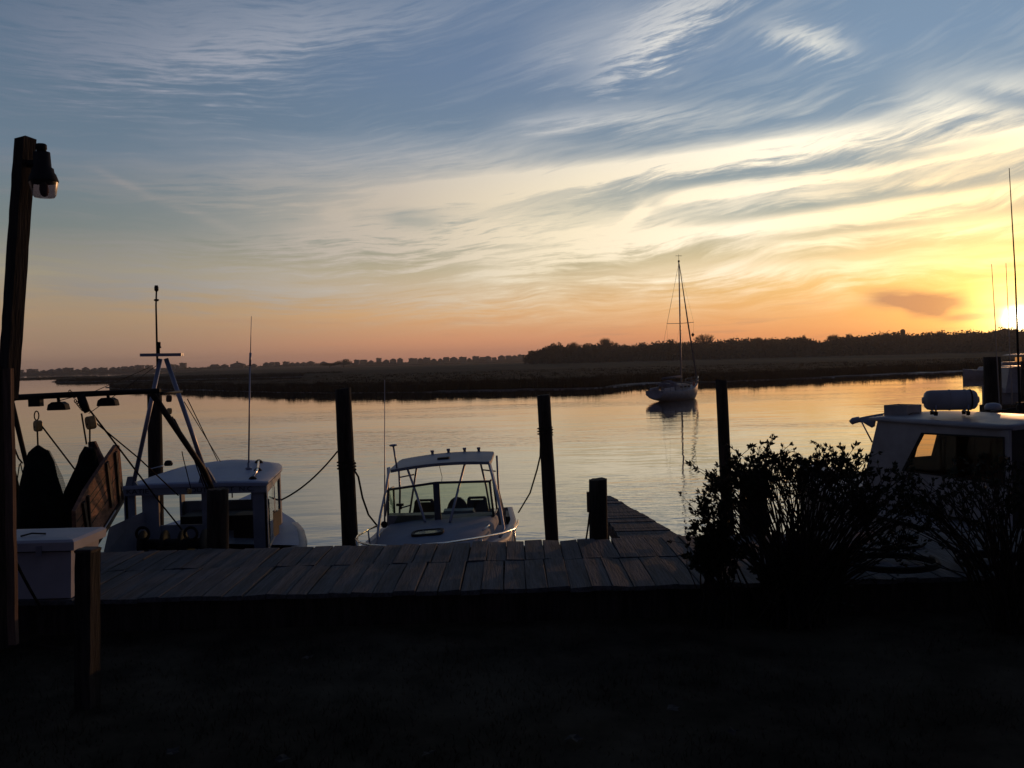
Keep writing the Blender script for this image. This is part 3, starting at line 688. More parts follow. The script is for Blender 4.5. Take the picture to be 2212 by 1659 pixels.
for sgn in (-1, 1):
    m.loft([[(cx(d)+sgn*(interp(hb, d)-.16), d, interp(sh, d)+.035), (cx(d)+sgn*(interp(hb, d)+.06), d, interp(sh, d)+.035), (cx(d)+sgn*(interp(hb, d)+.06), d, interp(sh, d)-.01), (cx(d)+sgn*(interp(hb, d)-.16), d, interp(sh, d)-.01)] for d in [11.4+i*.25 for i in range(18)]], True, True, True, True)
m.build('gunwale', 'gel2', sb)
# cabin: corners of the roof, walls below
RB, RF = 13.5, 15.9
rl, rr_ = P(266, 1043, RB), P(577, 1036, RB)
zr = 2.50
xl0, xr0 = rl.x, rr_.x; xl1, xr1 = -5.50, -3.98
rings = []
for i in range(13):
    t = i/12; d = RB-.06+(RF-RB+.06)*t; nar = (max(0, t-.55)/.45)**2
    a = xl0+(xl1-xl0)*t+.10*nar; b_ = xr0-.22*t+(-.34*nar)
    ring = []
    for j in range(11):
        s = j/10; ring.append((a+(b_-a)*s, d, zr+(.015+.05*t)*math.sin(s*math.pi)+.07*t-.03*max(0,t-.85)/.15))
    ring += [(p[0], p[1], p[2]-.045) for p in ring[::-1]]
    rings.append(ring)
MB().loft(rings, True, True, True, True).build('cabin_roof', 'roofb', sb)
fz0, fz1 = 2.36, zr-.035
MB().box((xl0+.01, RB-.045, fz0), (xr0-.01, RB, fz1+.03)).build('fascia', 'gel2', sb)
k = RB/F
for body, pa, pb, nm in (('KATIE', 273, 321, 'lettering'), ('SOUTHPORT', 402, 505, 'lettering'), ('N.C.', 517, 548, 'lettering')):
    a = P(pa, 1052, RB-.05); b_ = P(pb, 1052, RB-.05)
    text_mesh(body, b_.x-a.x, .062, (a.x, RB-.049, fz0+.03), (1, 0, 0), (0, 0, 1), nm, 'letter', sb)
# rear bulkhead with openings, side walls, front windows
def wallq(mb, poly, th): mb.prism(poly, th)
def px2(px, z, d=RB): return Vector(((px-1106)/F*d+0.0, d, z))
m = MB()
for x0_, x1_ in ((268, 291), (307, 343), (436, 452), (546, 576)):
    a = P(x0_, 1100, RB).x; b_ = P(x1_, 1100, RB).x
    m.hexa([(a, RB, .5), (b_, RB, .5), (b_, RB+.06, .5), (a, RB+.06, .5), (a, RB, fz0), (b_, RB, fz0), (b_, RB+.06, fz0), (a, RB+.06, fz0)])
m.box((P(268, 1100, RB).x, RB+.062, .5), (P(436, 1100, RB).x, RB+.10, 1.9))
m.box((P(293, 1100, RB).x, RB+.001, .5), (P(305, 1100, RB).x, RB+.059, 2.06))
m.build('rear_bulkhead', 'gel2', sb)
# front wall with the wheelhouse windows: sill, mullions, header
m = MB(); fy = RF-.35
m.box((xl1-.1, fy, .8), (xr1+.06, fy+.05, 1.96)); m.box((xl1-.1, fy, 2.40), (xr1+.06, fy+.05, 2.52))
for xx in (xl1-.1, -5.02, -4.42, xr1): m.box((xx, fy+.001, 1.96), (xx+.05, fy+.049, 2.40))
m.build('windscreen_frame', 'gel2', sb)
m = MB(); m.box((-4.95, fy-.02, 2.14), (-4.48, fy-.01, 2.17)); m.box((-4.74, fy-.02, 2.0), (-4.72, fy-.01, 2.14)); m.build('chart_rail', 'dark', sb)
# starboard wall with two long panes, port wall low with open window
def sidewall(xa, xb, name, op):
    m = MB(); A = Vector((xa, RB, 0)); B = Vector((xb, fy+.05, 0)); L = (B-A)
    def q(t0, t1, z0, z1, z2=None):
        z2 = z1 if z2 is None else z2
        p = [A+L*t0+Vector((0, 0, z0)), A+L*t1+Vector((0, 0, z0)), A+L*t1+Vector((0, 0, z2)), A+L*t0+Vector((0, 0, z1))]
        m.prism(p, (.035, 0, 0))
    for a_ in op: q(*a_)
    return m.build(name, 'gel2', sb)
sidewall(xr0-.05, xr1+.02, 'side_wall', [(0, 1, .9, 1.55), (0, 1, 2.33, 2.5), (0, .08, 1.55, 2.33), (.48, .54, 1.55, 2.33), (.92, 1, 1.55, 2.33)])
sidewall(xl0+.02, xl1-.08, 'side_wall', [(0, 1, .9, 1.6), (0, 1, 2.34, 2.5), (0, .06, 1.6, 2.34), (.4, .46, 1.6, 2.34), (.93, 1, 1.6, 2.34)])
pn = MB(); A = Vector((xr0-.03, RB+.2, 1.55)); B = Vector((xr1+.04, fy, 1.55)); pn.add([A, B, B+Vector((0, 0, .78)), A+Vector((0, 0, .78))], [(0, 1, 2, 3)]); pn.build('pane', 'glass', sb)
m = MB(); m.prism([P(222, 1200, 12.6), P(236, 1139, 12.8), P(306, 1107, 13.47), P(312, 1107, 13.47), P(312, 1230, 13.47), P(222, 1260, 12.6)], (0, .04, 0)); m.build('bulwark', 'gel2', sb)
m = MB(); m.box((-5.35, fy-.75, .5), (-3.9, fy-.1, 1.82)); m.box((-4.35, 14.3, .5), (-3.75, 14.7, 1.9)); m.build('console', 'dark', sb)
m = MB(); m.lathe([(.10, -.2), (.10, .2)], (0, 0, 0), (0, 1, 0)); 
wc = P(375, 1162, 12.6)
wn = MB(); wn.lathe([(.07, -.42), (.07, .42)], wc-Vector((0, 0, .08)), (1, 0, 0), 14)
for xo in (-.42, -.12, .12, .42): wn.lathe([(.05, -.012), (.19, -.012), (.19, .012), (.05, .012)], wc+Vector((xo, 0, -.08)), (1, 0, 0), 20)
wn.box((wc.x-.2, wc.y-.1, .45), (wc.x+.2, wc.y+.25, wc.z-.1)); wn.build('winch', 'dark', sb)
for cxp in (308, 412):
    c = P(cxp, 1148, 12.5); MB().tube([c+Vector((math.cos(q*math.pi/12)*.085, 0, math.sin(q*math.pi/12)*.085-.03)) for q in range(25)], .02, 6).build('hose_reel', 'blk', sb)
MB().lathe([(.10, 0), (.13, .05), (.13, .3), (.05, .34)], (-4.75, 14.6, 1.82), seg=12).build('helm_seat', 'dark', sb)
# A-frame mast standing on the rear of the roof
ap = P(351, 772, RB); lb = P(287, 1052, RB); rb = P(446, 1030, RB)
af = MB(); af.tube([ap+Vector((-.03, 0, -.02)), lb], .032, 10); af.build('mast_leg', 'alu', sb)
af = MB(); af.tube([ap+Vector((.05, 0, -.02)), P(413, 930, RB), rb], .034, 10); af.build('mast_leg', 'alu', sb)
m = MB(); a, b_ = P(305, 767, RB), P(394, 766, RB); m.hexa([a+Vector((0, -.05, -.022)), b_+Vector((0, -.05, -.022)), b_+Vector((0, .05, -.022)), a+Vector((0, .05, -.022)), a+Vector((0, -.05, .022)), b_+Vector((0, -.05, .022)), b_+Vector((0, .05, .022)), a+Vector((0, .05, .022))])
m.build('crosstree', 'alu', sb)
m = MB(); m.tube([P(343, 765, RB), P(343, 752, RB)], .018, 8); m.lathe([(.035, 0), (.035, .02), (.028, .025), (.028, .07), (.034, .075), (.02, .09)], P(343, 752, RB), seg=12); m.build('anchor_light', 'blk', sb)
m = MB(); m.tube([P(340, 792, RB), P(337, 660, RB), P(338, 626, RB)], [.016, .013, .012], 8); m.lathe([(.012, 0), (.035, .01), (.035, .03), (.012, .035)], P(338, 651, RB), seg=12); m.lathe([(.014, -.02), (.030, .0), (.030, .05), (.024, .055), (.024, .07)], P(338, 627, RB), seg=12)
m.build('antenna_mast', 'rust', sb)
for q in ((285, 1050), (446, 1030)):
    c = P(q[0], q[1], RB); MB().prism([c+Vector((-.12, -.03, -.12)), c+Vector((.16, -.03, -.12)), c+Vector((.10, -.03, 0)), c+Vector((.02, -.03, .14)), c+Vector((-.05, -.03, .14))], (0, .05, 0)).build('mast_bracket', 'gel2', sb)
# gallows: boom across the stern with raking legs
GD = 11.3
ba, bb_ = P(-30, 862, GD), P(346, 844, GD)
MB().tube([ba, ba.lerp(bb_, .5)+Vector((0, 0, .004)), bb_], [.038, .036, .030], 12).build('gallows_boom', 'blk', sb)
MB().tube([P(24, 862, GD), P(57, 1002, 12.0), P(85, 1120, 12.6)], .030, 10).build('gallows_leg', 'rust', sb)
MB().tube([P(326, 846, GD), P(441, 1016, 12.9), P(460, 1060, 13.25)], .040, 10).build('gallows_leg', 'rust', sb)
MB().tube([P(349, 850, GD), P(392, 846, 13.3)], .02, 8).build('gallows_stay', 'blk', sb)
for (px, py) in ((126, 868), (233, 859)):
    c = P(px, py, GD); m = MB(); m.tube([c+Vector((0, 0, .06)), c+Vector((.005, 0, 0))], .02, 8)
    a = .13; m.loft([[c+Vector((-w_*a, -.07, z)) for w_ in ()] or [c+Vector((sx*wd, sy*.06, z)) for sx, sy in ((-1, -1), (1, -1), (1, 1), (-1, 1))] for wd, z in ((.055, 0), (.10, -.03), (.115, -.09), (.105, -.10))], True, False, True, True)
    m.build('floodlight', 'blk', sb)
def blockpart(c, s, mt='block', tilt=0.0):
    c = Vector(c); m = MB(); n = 12; ring = []
    for i in range(n):
        q = 2*math.pi*i/n; ring.append(Vector((math.copysign(abs(math.cos(q))**.6, math.cos(q))*s*.42, 0, math.copysign(abs(math.sin(q))**.7, math.sin(q))*s*.62)))
    rot = Matrix.Rotation(tilt, 3, 'Y') @ Matrix.Rotation(R(-35), 3, 'Z')
    m.loft([[c+rot @ (p*f_+Vector((0, y_, 0))) for p in ring] for f_, y_ in ((.85, -s*.36), (1, -s*.28), (1, s*.28), (.85, s*.36))], True, False, True, True)
    b_ = m.build('pulley_block', mt, sb)
    MB().lathe([(s*.10, -s*.02), (s*.10, s*.02)], c+rot @ Vector((0, -s*.37, -s*.1)), rot @ Vector((0, 1, 0)), 8).build('sheave_pin', 'dark', b_)
    return b_
b1c, b2c = P(82, 920, GD), P(196, 905+8, GD-.05)
blockpart(b1c, .11); blockpart(b2c, .13, tilt=-.15)
blockpart(P(409, 1061, 13.2), .07, tilt=.2); blockpart(P(366, 888, 12.9), .07, tilt=.1)
blockpart(P(365, 861, 13.0), .08, 'board', .1)
m = MB(); c = P(78, 878, GD); m.box((c.x-.07, c.y-.05, c.z+.0), (c.x+.07, c.y+.05, c.z+.10)); m.build('hanger', 'blk', sb)
m = MB(); m.tube([P(79+5*math.cos(q*math.pi/6), 898+10*math.sin(q*math.pi/6), GD) for q in range(13)], .008, 6); m.build('shackle', 'rust', sb)
m = MB(); prev = P(150, 850, GD)
for i in range(10):
    c = P(151+i*3.0, 852+i*3.0-(6 if i < 4 else 0)+i*.6, GD-.05); m.tube([c+Vector((math.cos(q*math.pi/4)*.014, .004*(i % 2), math.sin(q*math.pi/4)*.02)) for q in range(9)], .006, 5)
m.build('chain', 'rust', sb)
m = MB(); a, b_ = P(174, 860, GD-.05), P(189, 890, GD-.05); m.tube([a+Vector((0, 0, .04)), a.lerp(b_, .5), b_], [.05, .055, .04], 8); m.build('snatch_block', 'blk', sb)
# running rigging, each line a part
def line(pts, r=.010, nm='rigging_line', mt='rope', par=None): return MB().tube(pts, r, 6).build(nm, mt, par or sb)
line([P(80, 915, GD), P(82, 965, GD)], .011)
line([P(90, 920, GD), P(170, 1025, 11.6), P(185, 1042, 11.7)], .010)
line([P(176, 893, GD), P(187, 960, GD)], .011); line([P(194, 925, GD), P(194, 962, GD)], .011)
line([P(193, 885, GD), P(262, 975, 11.8), P(345, 1085, 12.6), P(430, 1190, 13.2)], .012)
line([P(203, 910, GD), P(300, 990, 12.0), P(385, 1070, 13.0)], .010)
line([P(322, 794, RB), P(205, 845, 12.4), P(130, 865, GD)], .005)
line([P(338, 790, RB), P(262, 845, 12.6), P(192, 893, GD)], .005)
line([P(376, 905, 12.9), P(430, 1010, 13.1), P(455, 1075, 13.2)], .014); line([P(372, 900, 12.9), P(415, 980, 13.1), P(440, 1050, 13.2)], .009)
line([P(405, 862, 13.4), P(470, 995, 15.2)], .007); line([P(398, 868, 13.4), P(476, 997, 15.2)], .006)
line([P(393, 975, 13), P(396, 990, 13), P(413, 1058, 13.2)], .007); line([P(24, 868, GD), P(52, 858, GD)], .006)
line([P(24, 950, 11.9), P(40, 990, 11.9), P(48, 1000, 12)], .012); line([P(42, 1003, 12), P(34, 1060, 12)], .008); line([P(44, 1000, 12), P(54, 1045, 12)], .008)
# roof gear
m = MB(); a = P(537, 1013, 14.7); m.lathe([(.05, 0), (.05, .02), (.02, .03), (.02, .10)], a, seg=10); m.tube([a, P(540, 790, 14.7)], .013, 8); m.tube([P(540, 790, 14.7), P(541, 762, 14.7)], .018, 8); m.tube([P(541, 762, 14.7), P(543, 683, 14.7)], [.007, .004], 6); m.build('whip_antenna', 'alu', sb)
pts = [P(559, 999, 15.4), P(557, 1017, 14.6), P(546, 1036, 13.8)]; m = MB(); m.tube([p+Vector((0, 0, .03)) for p in pts], .018, 8); m.build('grab_rail', 'ss', sb)
for p in pts: MB().lathe([(.07, -.03), (.07, .0), (.05, .03), (.02, .05)], p+Vector((0, 0, .0)), seg=12).build('rail_base', 'blk', sb)
MB().tube([P(325, 1013, 15.2), P(362, 1004, 15.5)], .01, 6).build('handrail', 'ss', sb)
MB().lathe([(.06, 0), (.075, .03), (.05, .08), (.02, .09)], P(364, 1006, 15.4), seg=12).build('horn', 'blk', sb)
# ------------------------------------------------------------------ nets and trawl doors
def netbag(prof, d, name, label, grp, loose=None, depth=.24):
    r = thing(name, P(prof[0][1], prof[0][0], d), label, 'fishing net', grp)
    rings = []; rings2 = []; uv = []
    for i, (py, xa, xb) in enumerate(prof):
        c = P((xa+xb)/2, py, d); hw = (xb-xa)/2/F*d; rg = []
        for k_ in range(22):
            q = 2*math.pi*k_/22; f_ = 1+.16*noise.noise(Vector((math.cos(q)*3+d, math.sin(q)*3, py*.022)))
            rg.append(c+Vector((math.cos(q)*hw*f_, math.sin(q)*min(hw, depth)*f_, 0)))
        rings.append(rg)
    MB().loft(rings, True, True, True, True).build('bag', 'netd', r)
    if loose:
        mb = MB(); rg = []; uv = []
        for i, (py, xa, xb) in enumerate(loose):
            rg.append([P(xa+(xb-xa)*j/6, py+rnd.gauss(0, 1), d-.05+.03*math.sin(j+i)) for j in range(7)]); uv += [(j*3.2*(xb-xa)/40, i*2.6) for j in range(7)]
        mb.loft(rg, False, True); mb.uv = uv; mb.build('loose_mesh', 'net', r)
    return r
netbag([(962, 79, 85), (968, 72, 92), (976, 65, 103), (1000, 58, 113), (1040, 50, 124), (1080, 44, 134), (1120, 38, 150), (1165, 34, 160)], 11.3, 'hanging_net', 'dark green shrimp net hanging like a bag below the gallows boom', None,
       [(972, 94, 108), (990, 100, 117), (1010, 104, 127), (1030, 108, 136), (1050, 112, 142), (1075, 116, 152), (1110, 120, 166), (1160, 126, 178)])
netbag([(1150, 140, 182), (1080, 139, 186), (1060, 142, 200), (1020, 160, 214), (985, 178, 208), (968, 187, 204)][::-1], 11.55, 'hanging_net', 'second dark net bunched behind the planked trawl door', None)
netbag([(1010, 20, 32), (1060, 18, 42), (1110, 16, 48), (1160, 14, 50)], 11.8, 'hanging_net', 'dark net bundle at the left edge behind the lamp post', None)
def cp(x, y, d): return P(x*.2124, 840.3+y*.2124, d)
de = lambda x: 10.55+(x-768)/484*1.7
td = thing('trawl_door', cp(990, 1200, 11.2), 'brown planked trawl door with dark cleats and a worn steel runner', 'trawl door', 'trawl doors')
# a leaning panel facing right, set in planks
poly = [cp(1188, 566, de(1188)), cp(1216, 576, de(1216)), cp(1252, 985, de(1252)), cp(1190, 1190, de(1190)), cp(925, 1610, de(925)), cp(775, 1440, de(775)), cp(768, 1240, de(768)), cp(880, 1020, de(880)), cp(1060, 750, de(1060))]
onp0 = poly[0]; nrm = ((poly[3]-poly[0]).cross(poly[6]-poly[0])).normalized()
if nrm.dot(Vector((0, 0, CAMZ))-poly[0]) < 0: nrm = -nrm

def strip3(a, b, w_, name, mt, up=.014, par=td):
    a = Vector(a); b = Vector(b); t = (b-a).normalized(); s_ = t.cross(nrm).normalized()*w_/2
    MB().hexa([a-s_+nrm*.001, b-s_+nrm*.001, b+s_+nrm*.001, a+s_+nrm*.001, a-s_+nrm*up, b-s_+nrm*up, b+s_+nrm*up, a+s_+nrm*up]).build(name, mt, par)
def onp(x, y):                               # point on the panel plane
    d_ = dirpx(x*.2124, 840.3+y*.2124); o_ = Vector((0, 0, CAMZ)); t = (poly[0]-o_).dot(nrm)/d_.dot(nrm); return o_+d_*t
MB().prism([onp(x, y) for x, y in ((1188, 566), (1216, 576), (1252, 985), (1190, 1190), (925, 1610), (775, 1440), (768, 1240), (880, 1020), (1060, 750))], -nrm*.045).build('panel', 'door', td)
for a, b, w_ in (((1075, 745), (1125, 1195), .055), ((1165, 640), (1205, 1150), .05), ((835, 1150), (885, 1500), .05), ((880, 1085), (915, 1560), .03)):
    strip3(onp(*a), onp(*b), w_*1.3, 'cleat', 'rust', .03)
for a, b in (((1120, 880), (780, 1350)), ((1120, 980), (800, 1440)), ((1120, 1090), (850, 1490)), ((1190, 720), (900, 1110)), ((1215, 850), (1120, 985))):
    strip3(onp(*a), onp(*b), .016, 'seam', 'dark', .003)
ra, rb_ = onp(1245, 1130), onp(930, 1625)
MB().tube([onp(1215, 1000), onp(1235, 1130), onp(1090, 1380), onp(940, 1620)], [.03, .045, .045, .04], 8).build('runner', 'rust', td)
MB().tube([onp(1150, 1235)+nrm*.03, onp(1040, 1410)+nrm*.03, onp(940, 1590)+nrm*.03], .010, 6).build('worn_edge', 'alu', td)
td2 = thing('trawl_door', cp(960, 600, 11.8), 'weathered pointed trawl door behind the planked one, hung from the twin ropes', 'trawl door', 'trawl doors')
MB().prism([cp(900, 590, 11.9), cp(925, 535, 11.9), cp(960, 532, 11.85), cp(1010, 640, 11.8), cp(1062, 740, 11.7), cp(1040, 900, 11.7), cp(900, 1000, 11.7), cp(870, 760, 11.9)], (.0, .05, 0)).build('panel', 'door', td2)
MB().tube([cp(925, 540, 11.85), cp(935, 700, 11.8), cp(985, 820, 11.75)], .035, 7).build('cleat', 'rust', td2)
MB().tube([cp(895, 600, 11.85), cp(850, 690, 11.85), cp(825, 760, 11.8), cp(700, 1060, 11.7), cp(650, 1200, 11.7)], [.05, .06, .05, .05, .05], 8).build('bridle', 'netd', td2)
# ------------------------------------------------------------------ centre cabin boat
CB = thing('cabin_boat', (-1.24, 15.6, 0), 'white walkaround boat with a hardtop and split windscreen, moored bow to the boardwalk', 'motorboat', rz=R(-91.5), rx=.060)
CT = tm(CB)
def B(x, y, z): return Vector((x, y, z))
hbt = [(-3.4, 1.16), (-1.5, 1.28), (.6, 1.22), (1.8, .98), (2.6, .62), (3.1, .32), (3.42, .03)]
sht = [(-3.4, 1.06), (-1, 1.14), (1, 1.26), (2.5, 1.42), (3.42, 1.58)]
rings = []; x = -3.4
while x <= 3.43:
    h, z = interp(hbt, x), interp(sht, x)
    rings.append([B(x, s*hh, zz) for s, hh, zz in ((-1, h-.10, z+.05), (-1, h, z+.05), (-1, h+.01, z-.02), (-1, h*.93, z*.55), (-1, h*.8, .1), (-1, h*.4, -.25), (1, 0, -.35), (1, h*.4, -.25), (1, h*.8, .1), (1, h*.93, z*.55), (1, h+.01, z-.02), (1, h, z+.05), (1, h-.10, z+.05))]); x += .31
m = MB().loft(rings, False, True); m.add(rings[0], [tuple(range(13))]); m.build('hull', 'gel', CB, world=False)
m = MB(); m.loft([[B(x, -interp(hbt, x)+.08, interp(sht, x)+.045), B(x, 0, interp(sht, x)+.09), B(x, interp(hbt, x)-.08, interp(sht, x)+.045)] for x in [-.9+i*.33 for i in range(14)]], False, True); m.build('side_deck', 'deckp', CB, world=False)
m = MB(); m.add([B(-3.3, -1.1, .5), B(-.9, -1.1, .5), B(-.9, 1.1, .5), B(-3.3, 1.1, .5)], [(0, 1, 2, 3)]); m.add([B(-.9, -1.15, .45), B(-.9, 1.15, .45), B(-.9, 1.15, 1.2), B(-.9, -1.15, 1.2)], [(0, 1, 2, 3)]); m.build('cockpit_sole', 'gelR', CB, world=False)
m = MB()
trk = [(-1.5, .93, 1.36), (-.7, .93, 1.44), (.2, .92, 1.48), (1.2, .84, 1.51), (1.9, .70, 1.50), (2.4, .5, 1.46), (2.6, .35, 1.42)]
m.loft([[B(x, -h-.04, 1.12), B(x, -h-.02, z-.10), B(x, -h+.05, z-.02), B(x, -h*.5, z+.015), B(x, 0, z+.03), B(x, h*.5, z+.015), B(x, h-.05, z-.02), B(x, h+.02, z-.10), B(x, h+.04, 1.12)] for x, h, z in trk], False, True)
m.loft([[B(-1.55, -.97, .5), B(-1.5, -.92, 1.36)], [B(-1.5, .97, .5), B(-1.5, .92, 1.36)]]); m.build('cabin_trunk', 'deckp', CB, world=False)
# windscreen
wc0, wct = B(-.22, 0, 1.47), B(-.42, 0, 2.10)
def wside(s): return [B(-.62, s*.93, 1.41), B(-.80, s*.90, 2.0), B(-1.5, s*.95, 1.38), B(-1.5, s*.92, 1.95)]
m = MB()
for s in (-1, 1):
    a, b_, c, d_ = wside(s); m.tube([a, b_], .022, 6); m.tube([b_, wct], .022, 6); m.tube([a, wc0], .02, 6); m.tube([b_, d_], .02, 6); m.tube([c, d_], .02, 6); m.tube([a, c], .015, 6)
m.hexa([wc0+B(.0, -.055, 0), wc0+B(.0, .055, 0), wc0+B(-.03, .055, 0), wc0+B(-.03, -.055, 0), wct+B(.02, -.055, 0), wct+B(.02, .055, 0), wct+B(-.02, .055, 0), wct+B(-.02, -.055, 0)])
wf = m.build('windscreen', 'frame', CB, world=False)
for s in (-1, 1):
    a, b_, c, d_ = wside(s); MB().add([a, wc0, wct, b_], [(0, 1, 2, 3)]).build('pane', 'glass', wf, world=False); MB().add([a, b_, d_, c], [(0, 1, 2, 3)]).build('pane', 'glass', wf, world=False)
# hardtop
def hz(x, y): return 2.27+.055*(1-(y/.95)**2)+.02*(-1.2-x)
rings = []
for i in range(9):
    x = -1.2-1.55*i/8; ins = .03 if i in (0, 8) else 0
    ring = [B(x, (-.93+ins)+(1.86-2*ins)*j/12, hz(x, -.93+1.86*j/12)+.03) for j in range(13)]
    ring += [B(p.x, p.y, hz(p.x, p.y)-.025) for p in ring[::-1]]
    rings.append(ring)
ht = MB().loft(rings, True, False, True, True).build('hardtop', 'gel2', CB, world=False)
for yy in (-.30, 0.02, .34, .62):
    m = MB().lathe([(.028, -.13), (.028, .045), (.038, .05), (.038, .085), (.03, .085)], B(-2.78, yy, hz(-2.7, yy)+.02), B(-.12, 0, 1), 10); m.build('rod_holder', 'alu', ht, world=False)
m = MB(); m.box((-1.85, -.09, 0), (-1.70, .13, .03)); m.v = [p+B(0, 0, hz(-1.75, 0)+.031) for p in m.v]; m.build('hatch_vent', 'dark', ht, world=False)
m = MB(); a = B(-1.35, -.80, hz(-1.35, -.8)); m.tube([a, a+B(0, -.03, .42)], .017, 8); m.lathe([(.02, 0), (.075, .015), (.075, .035), (.03, .045)], a+B(0, -.03, .42), seg=12); m.build('stern_light', 'alu', ht, world=False)
m = MB(); m.tube([P(1001*.0+949, 1006, 16.6), P(955, 1030, 16.4), P(954, 1042, 16.1)], .005, 4); m.build('wire', 'blk', CB)
# hardtop frame tubes
def tb(pts, r=.020, nm='frame_tube', mt='alu'): return MB().tube([P(*p) for p in pts], r, 8).build(nm, mt, CB)
tb([(841, 1011, 16.9), (834, 1057, 16.2), (821, 1117, 15.2), (816, 1156, 14.7), (820, 1180, 14.4)], .024); tb([(838, 1010, 17.0), (838, 1066, 16.9), (832, 1115, 16.6)])
tb([(1055, 996, 16.9), (1064, 1030, 16.3), (1081, 1100, 15.2), (1088, 1142, 14.7), (1080, 1160, 14.5)], .024); tb([(1057, 996, 17.0), (1074, 1060, 16.9), (1094, 1140, 16.6)])
tb([(878, 1007, 16.95), (900, 1068, 16.1), (918, 1127, 15.3)], .022); tb([(1005, 998, 16.95), (990, 1056, 16.1), (972, 1128, 15.3)], .022)
tb([(861, 1006, 18.2), (864, 1060, 18.2), (863, 1125, 18.2)]); tb([(901, 1003, 18.2), (884, 1115, 18.2)]); tb([(864, 1031, 18.2), (895, 1025, 18.2)], .014); tb([(864, 1098, 18.2), (888, 1091, 18.2)], .014)
tb([(1073, 984, 18.2), (1077, 1060, 18.2), (1092, 1120, 18.1)]); tb([(1036, 992, 18.2), (1050, 1050, 18.2), (1060, 1110, 18.2)]); tb([(1043, 1015, 18.2), (1071, 1018, 18.2)], .014)
# seats, dash, hatch, rails
def seat(px, w_, top, bot, d, hole=True, rnd_=False):
    c = P(px, bot, d); W = w_/F*d/2; H = (bot-top)/F*d; m = MB()
    if rnd_: poly = [c+Vector((math.cos(q*math.pi/10)*W, 0, math.sin(q*math.pi/10)*H)) for q in range(11)]
    else: poly = [c+Vector(v) for v in ((-W*1.25, 0, -.05), (W*1.25, 0, -.05), (W, 0, H*.62), (W*.93, 0, H*.92), (W*.8, 0, H), (-W*.8, 0, H), (-W*.93, 0, H*.92), (-W, 0, H*.62))]
    if hole:
        hz0, hz1, hw = H*.80, H*.88, W*.62; C = c
        m.prism([C+Vector((-W*1.25, 0, -.05)), C+Vector((W*1.25, 0, -.05)), C+Vector((W, 0, H*.62)), C+Vector((W*.97, 0, hz0)), C+Vector((-W*.97, 0, hz0)), C+Vector((-W, 0, H*.62))], (0, .09, 0))
        m.prism([C+Vector((-W*.95, 0, hz1)), C+Vector((W*.95, 0, hz1)), C+Vector((W*.8, 0, H)), C+Vector((-W*.8, 0, H))], (0, .085, 0))
        for s in (-1, 1): m.prism([C+Vector((s*hw, .001, hz0)), C+Vector((s*W*.97, .001, hz0)), C+Vector((s*W*.95, .001, hz1)), C+Vector((s*hw, .001, hz1))], (0, .08, 0))
    else: m.prism(poly, (0, .1, 0))
    m.box((c.x-W, d, .9), (c.x+W, d+.5, c.z-.04)); m.build('seat', 'seat', CB)
seat(917, 44, 1079, 1113, 17.7); seat(1031, 44, 1073, 1110, 17.7); seat(988, 47, 1074, 1108, 17.5, False, True)
m = MB(); a = P(957, 1112, 16.9); b_ = P(1026, 1099, 17.1); m.box((a.x, 16.9, a.z-.3), (b_.x, 17.15, a.z+.035)); m.box((a.x+.01, 16.88, a.z+.04), (b_.x-.02, 17.17, a.z+.07)); m.build('cooler', 'gel', CB)
m = MB(); a = P(866, 1108, 16.5); m.box((a.x-.2, 16.2, a.z-.35), (a.x+.62, 16.5, a.z)); m.build('dash', 'gelR', CB)
m = MB(); c = P(866, 1100, 16.6); m.tube([c, c+Vector((0, 0, .08))], .02, 6); m.box((c.x-.08, c.y-.03, c.z+.06), (c.x+.05, c.y+.03, c.z+.1)); m.build('compass', 'blk', CB)
M['hglass'] = mat('dark_acrylic', (.03, .03, .035), .25, .1, 5)
hc = B(1.25, 0, 1.55); n = 20
ov = lambda a, b_, z: [hc+B(math.copysign(abs(math.cos(q*2*math.pi/n))**.55, math.cos(q*2*math.pi/n))*a, math.copysign(abs(math.sin(q*2*math.pi/n))**.55, math.sin(q*2*math.pi/n))*b_, z) for q in range(n)]
m = MB().loft([ov(.22, .25, -.03), ov(.22, .25, .018), ov(.19, .21, .02), ov(.19, .21, .0)], True, False); hh = m.build('deck_hatch', 'dark', CB, world=False)
MB().add(ov(.19, .21, .008), [tuple(range(n))])  .build('hatch_glass', 'hglass', hh, world=False)
m = MB()
m.tube([P(1041, 1153, 14.6), P(1042, 1147, 14.6), P(1057, 1134, 14.9), P(1059, 1138, 14.9)], .012, 6); m.build('grab_rail', 'ss', CB)
rail = [P(815, 1136, 15.4), P(795, 1144, 15.0), P(773, 1157, 14.3), P(769, 1163, 14.0), P(775, 1171, 13.5), P(800, 1178, 12.9), P(850, 1181, 12.4), P(900, 1179, 12.2), P(965, 1173, 12.6), P(1039, 1161, 13.4), P(1085, 1152, 14.2), P(1110, 1143, 14.7), P(1118, 1133, 15.2), P(1119, 1124, 15.8)]
rl_ = MB().tube(rail, .017, 8).build('bow_rail', 'ss', CB)
for p, dz in ((rail[1], .42), (rail[3], .42), (rail[6], .3), (rail[9], .3), (rail[11], .35), (rail[0], .4)):
    MB().tube([p, p+Vector((.03, .03, -dz))], .014, 6).build('stanchion', 'ss', rl_)
m = MB(); m.tube([P(831, 1128, 15.6), P(831, 1080, 15.6), P(831, 820, 15.6)], [.016, .012, .004], 6); m.build('whip_antenna', 'alu', CB)
MB().lathe([(.05, -.03), (.06, 0), (.05, .03)], P(830, 1133, 15.5), (0, 1, 0), 10).build('antenna_mount', 'blk', CB)
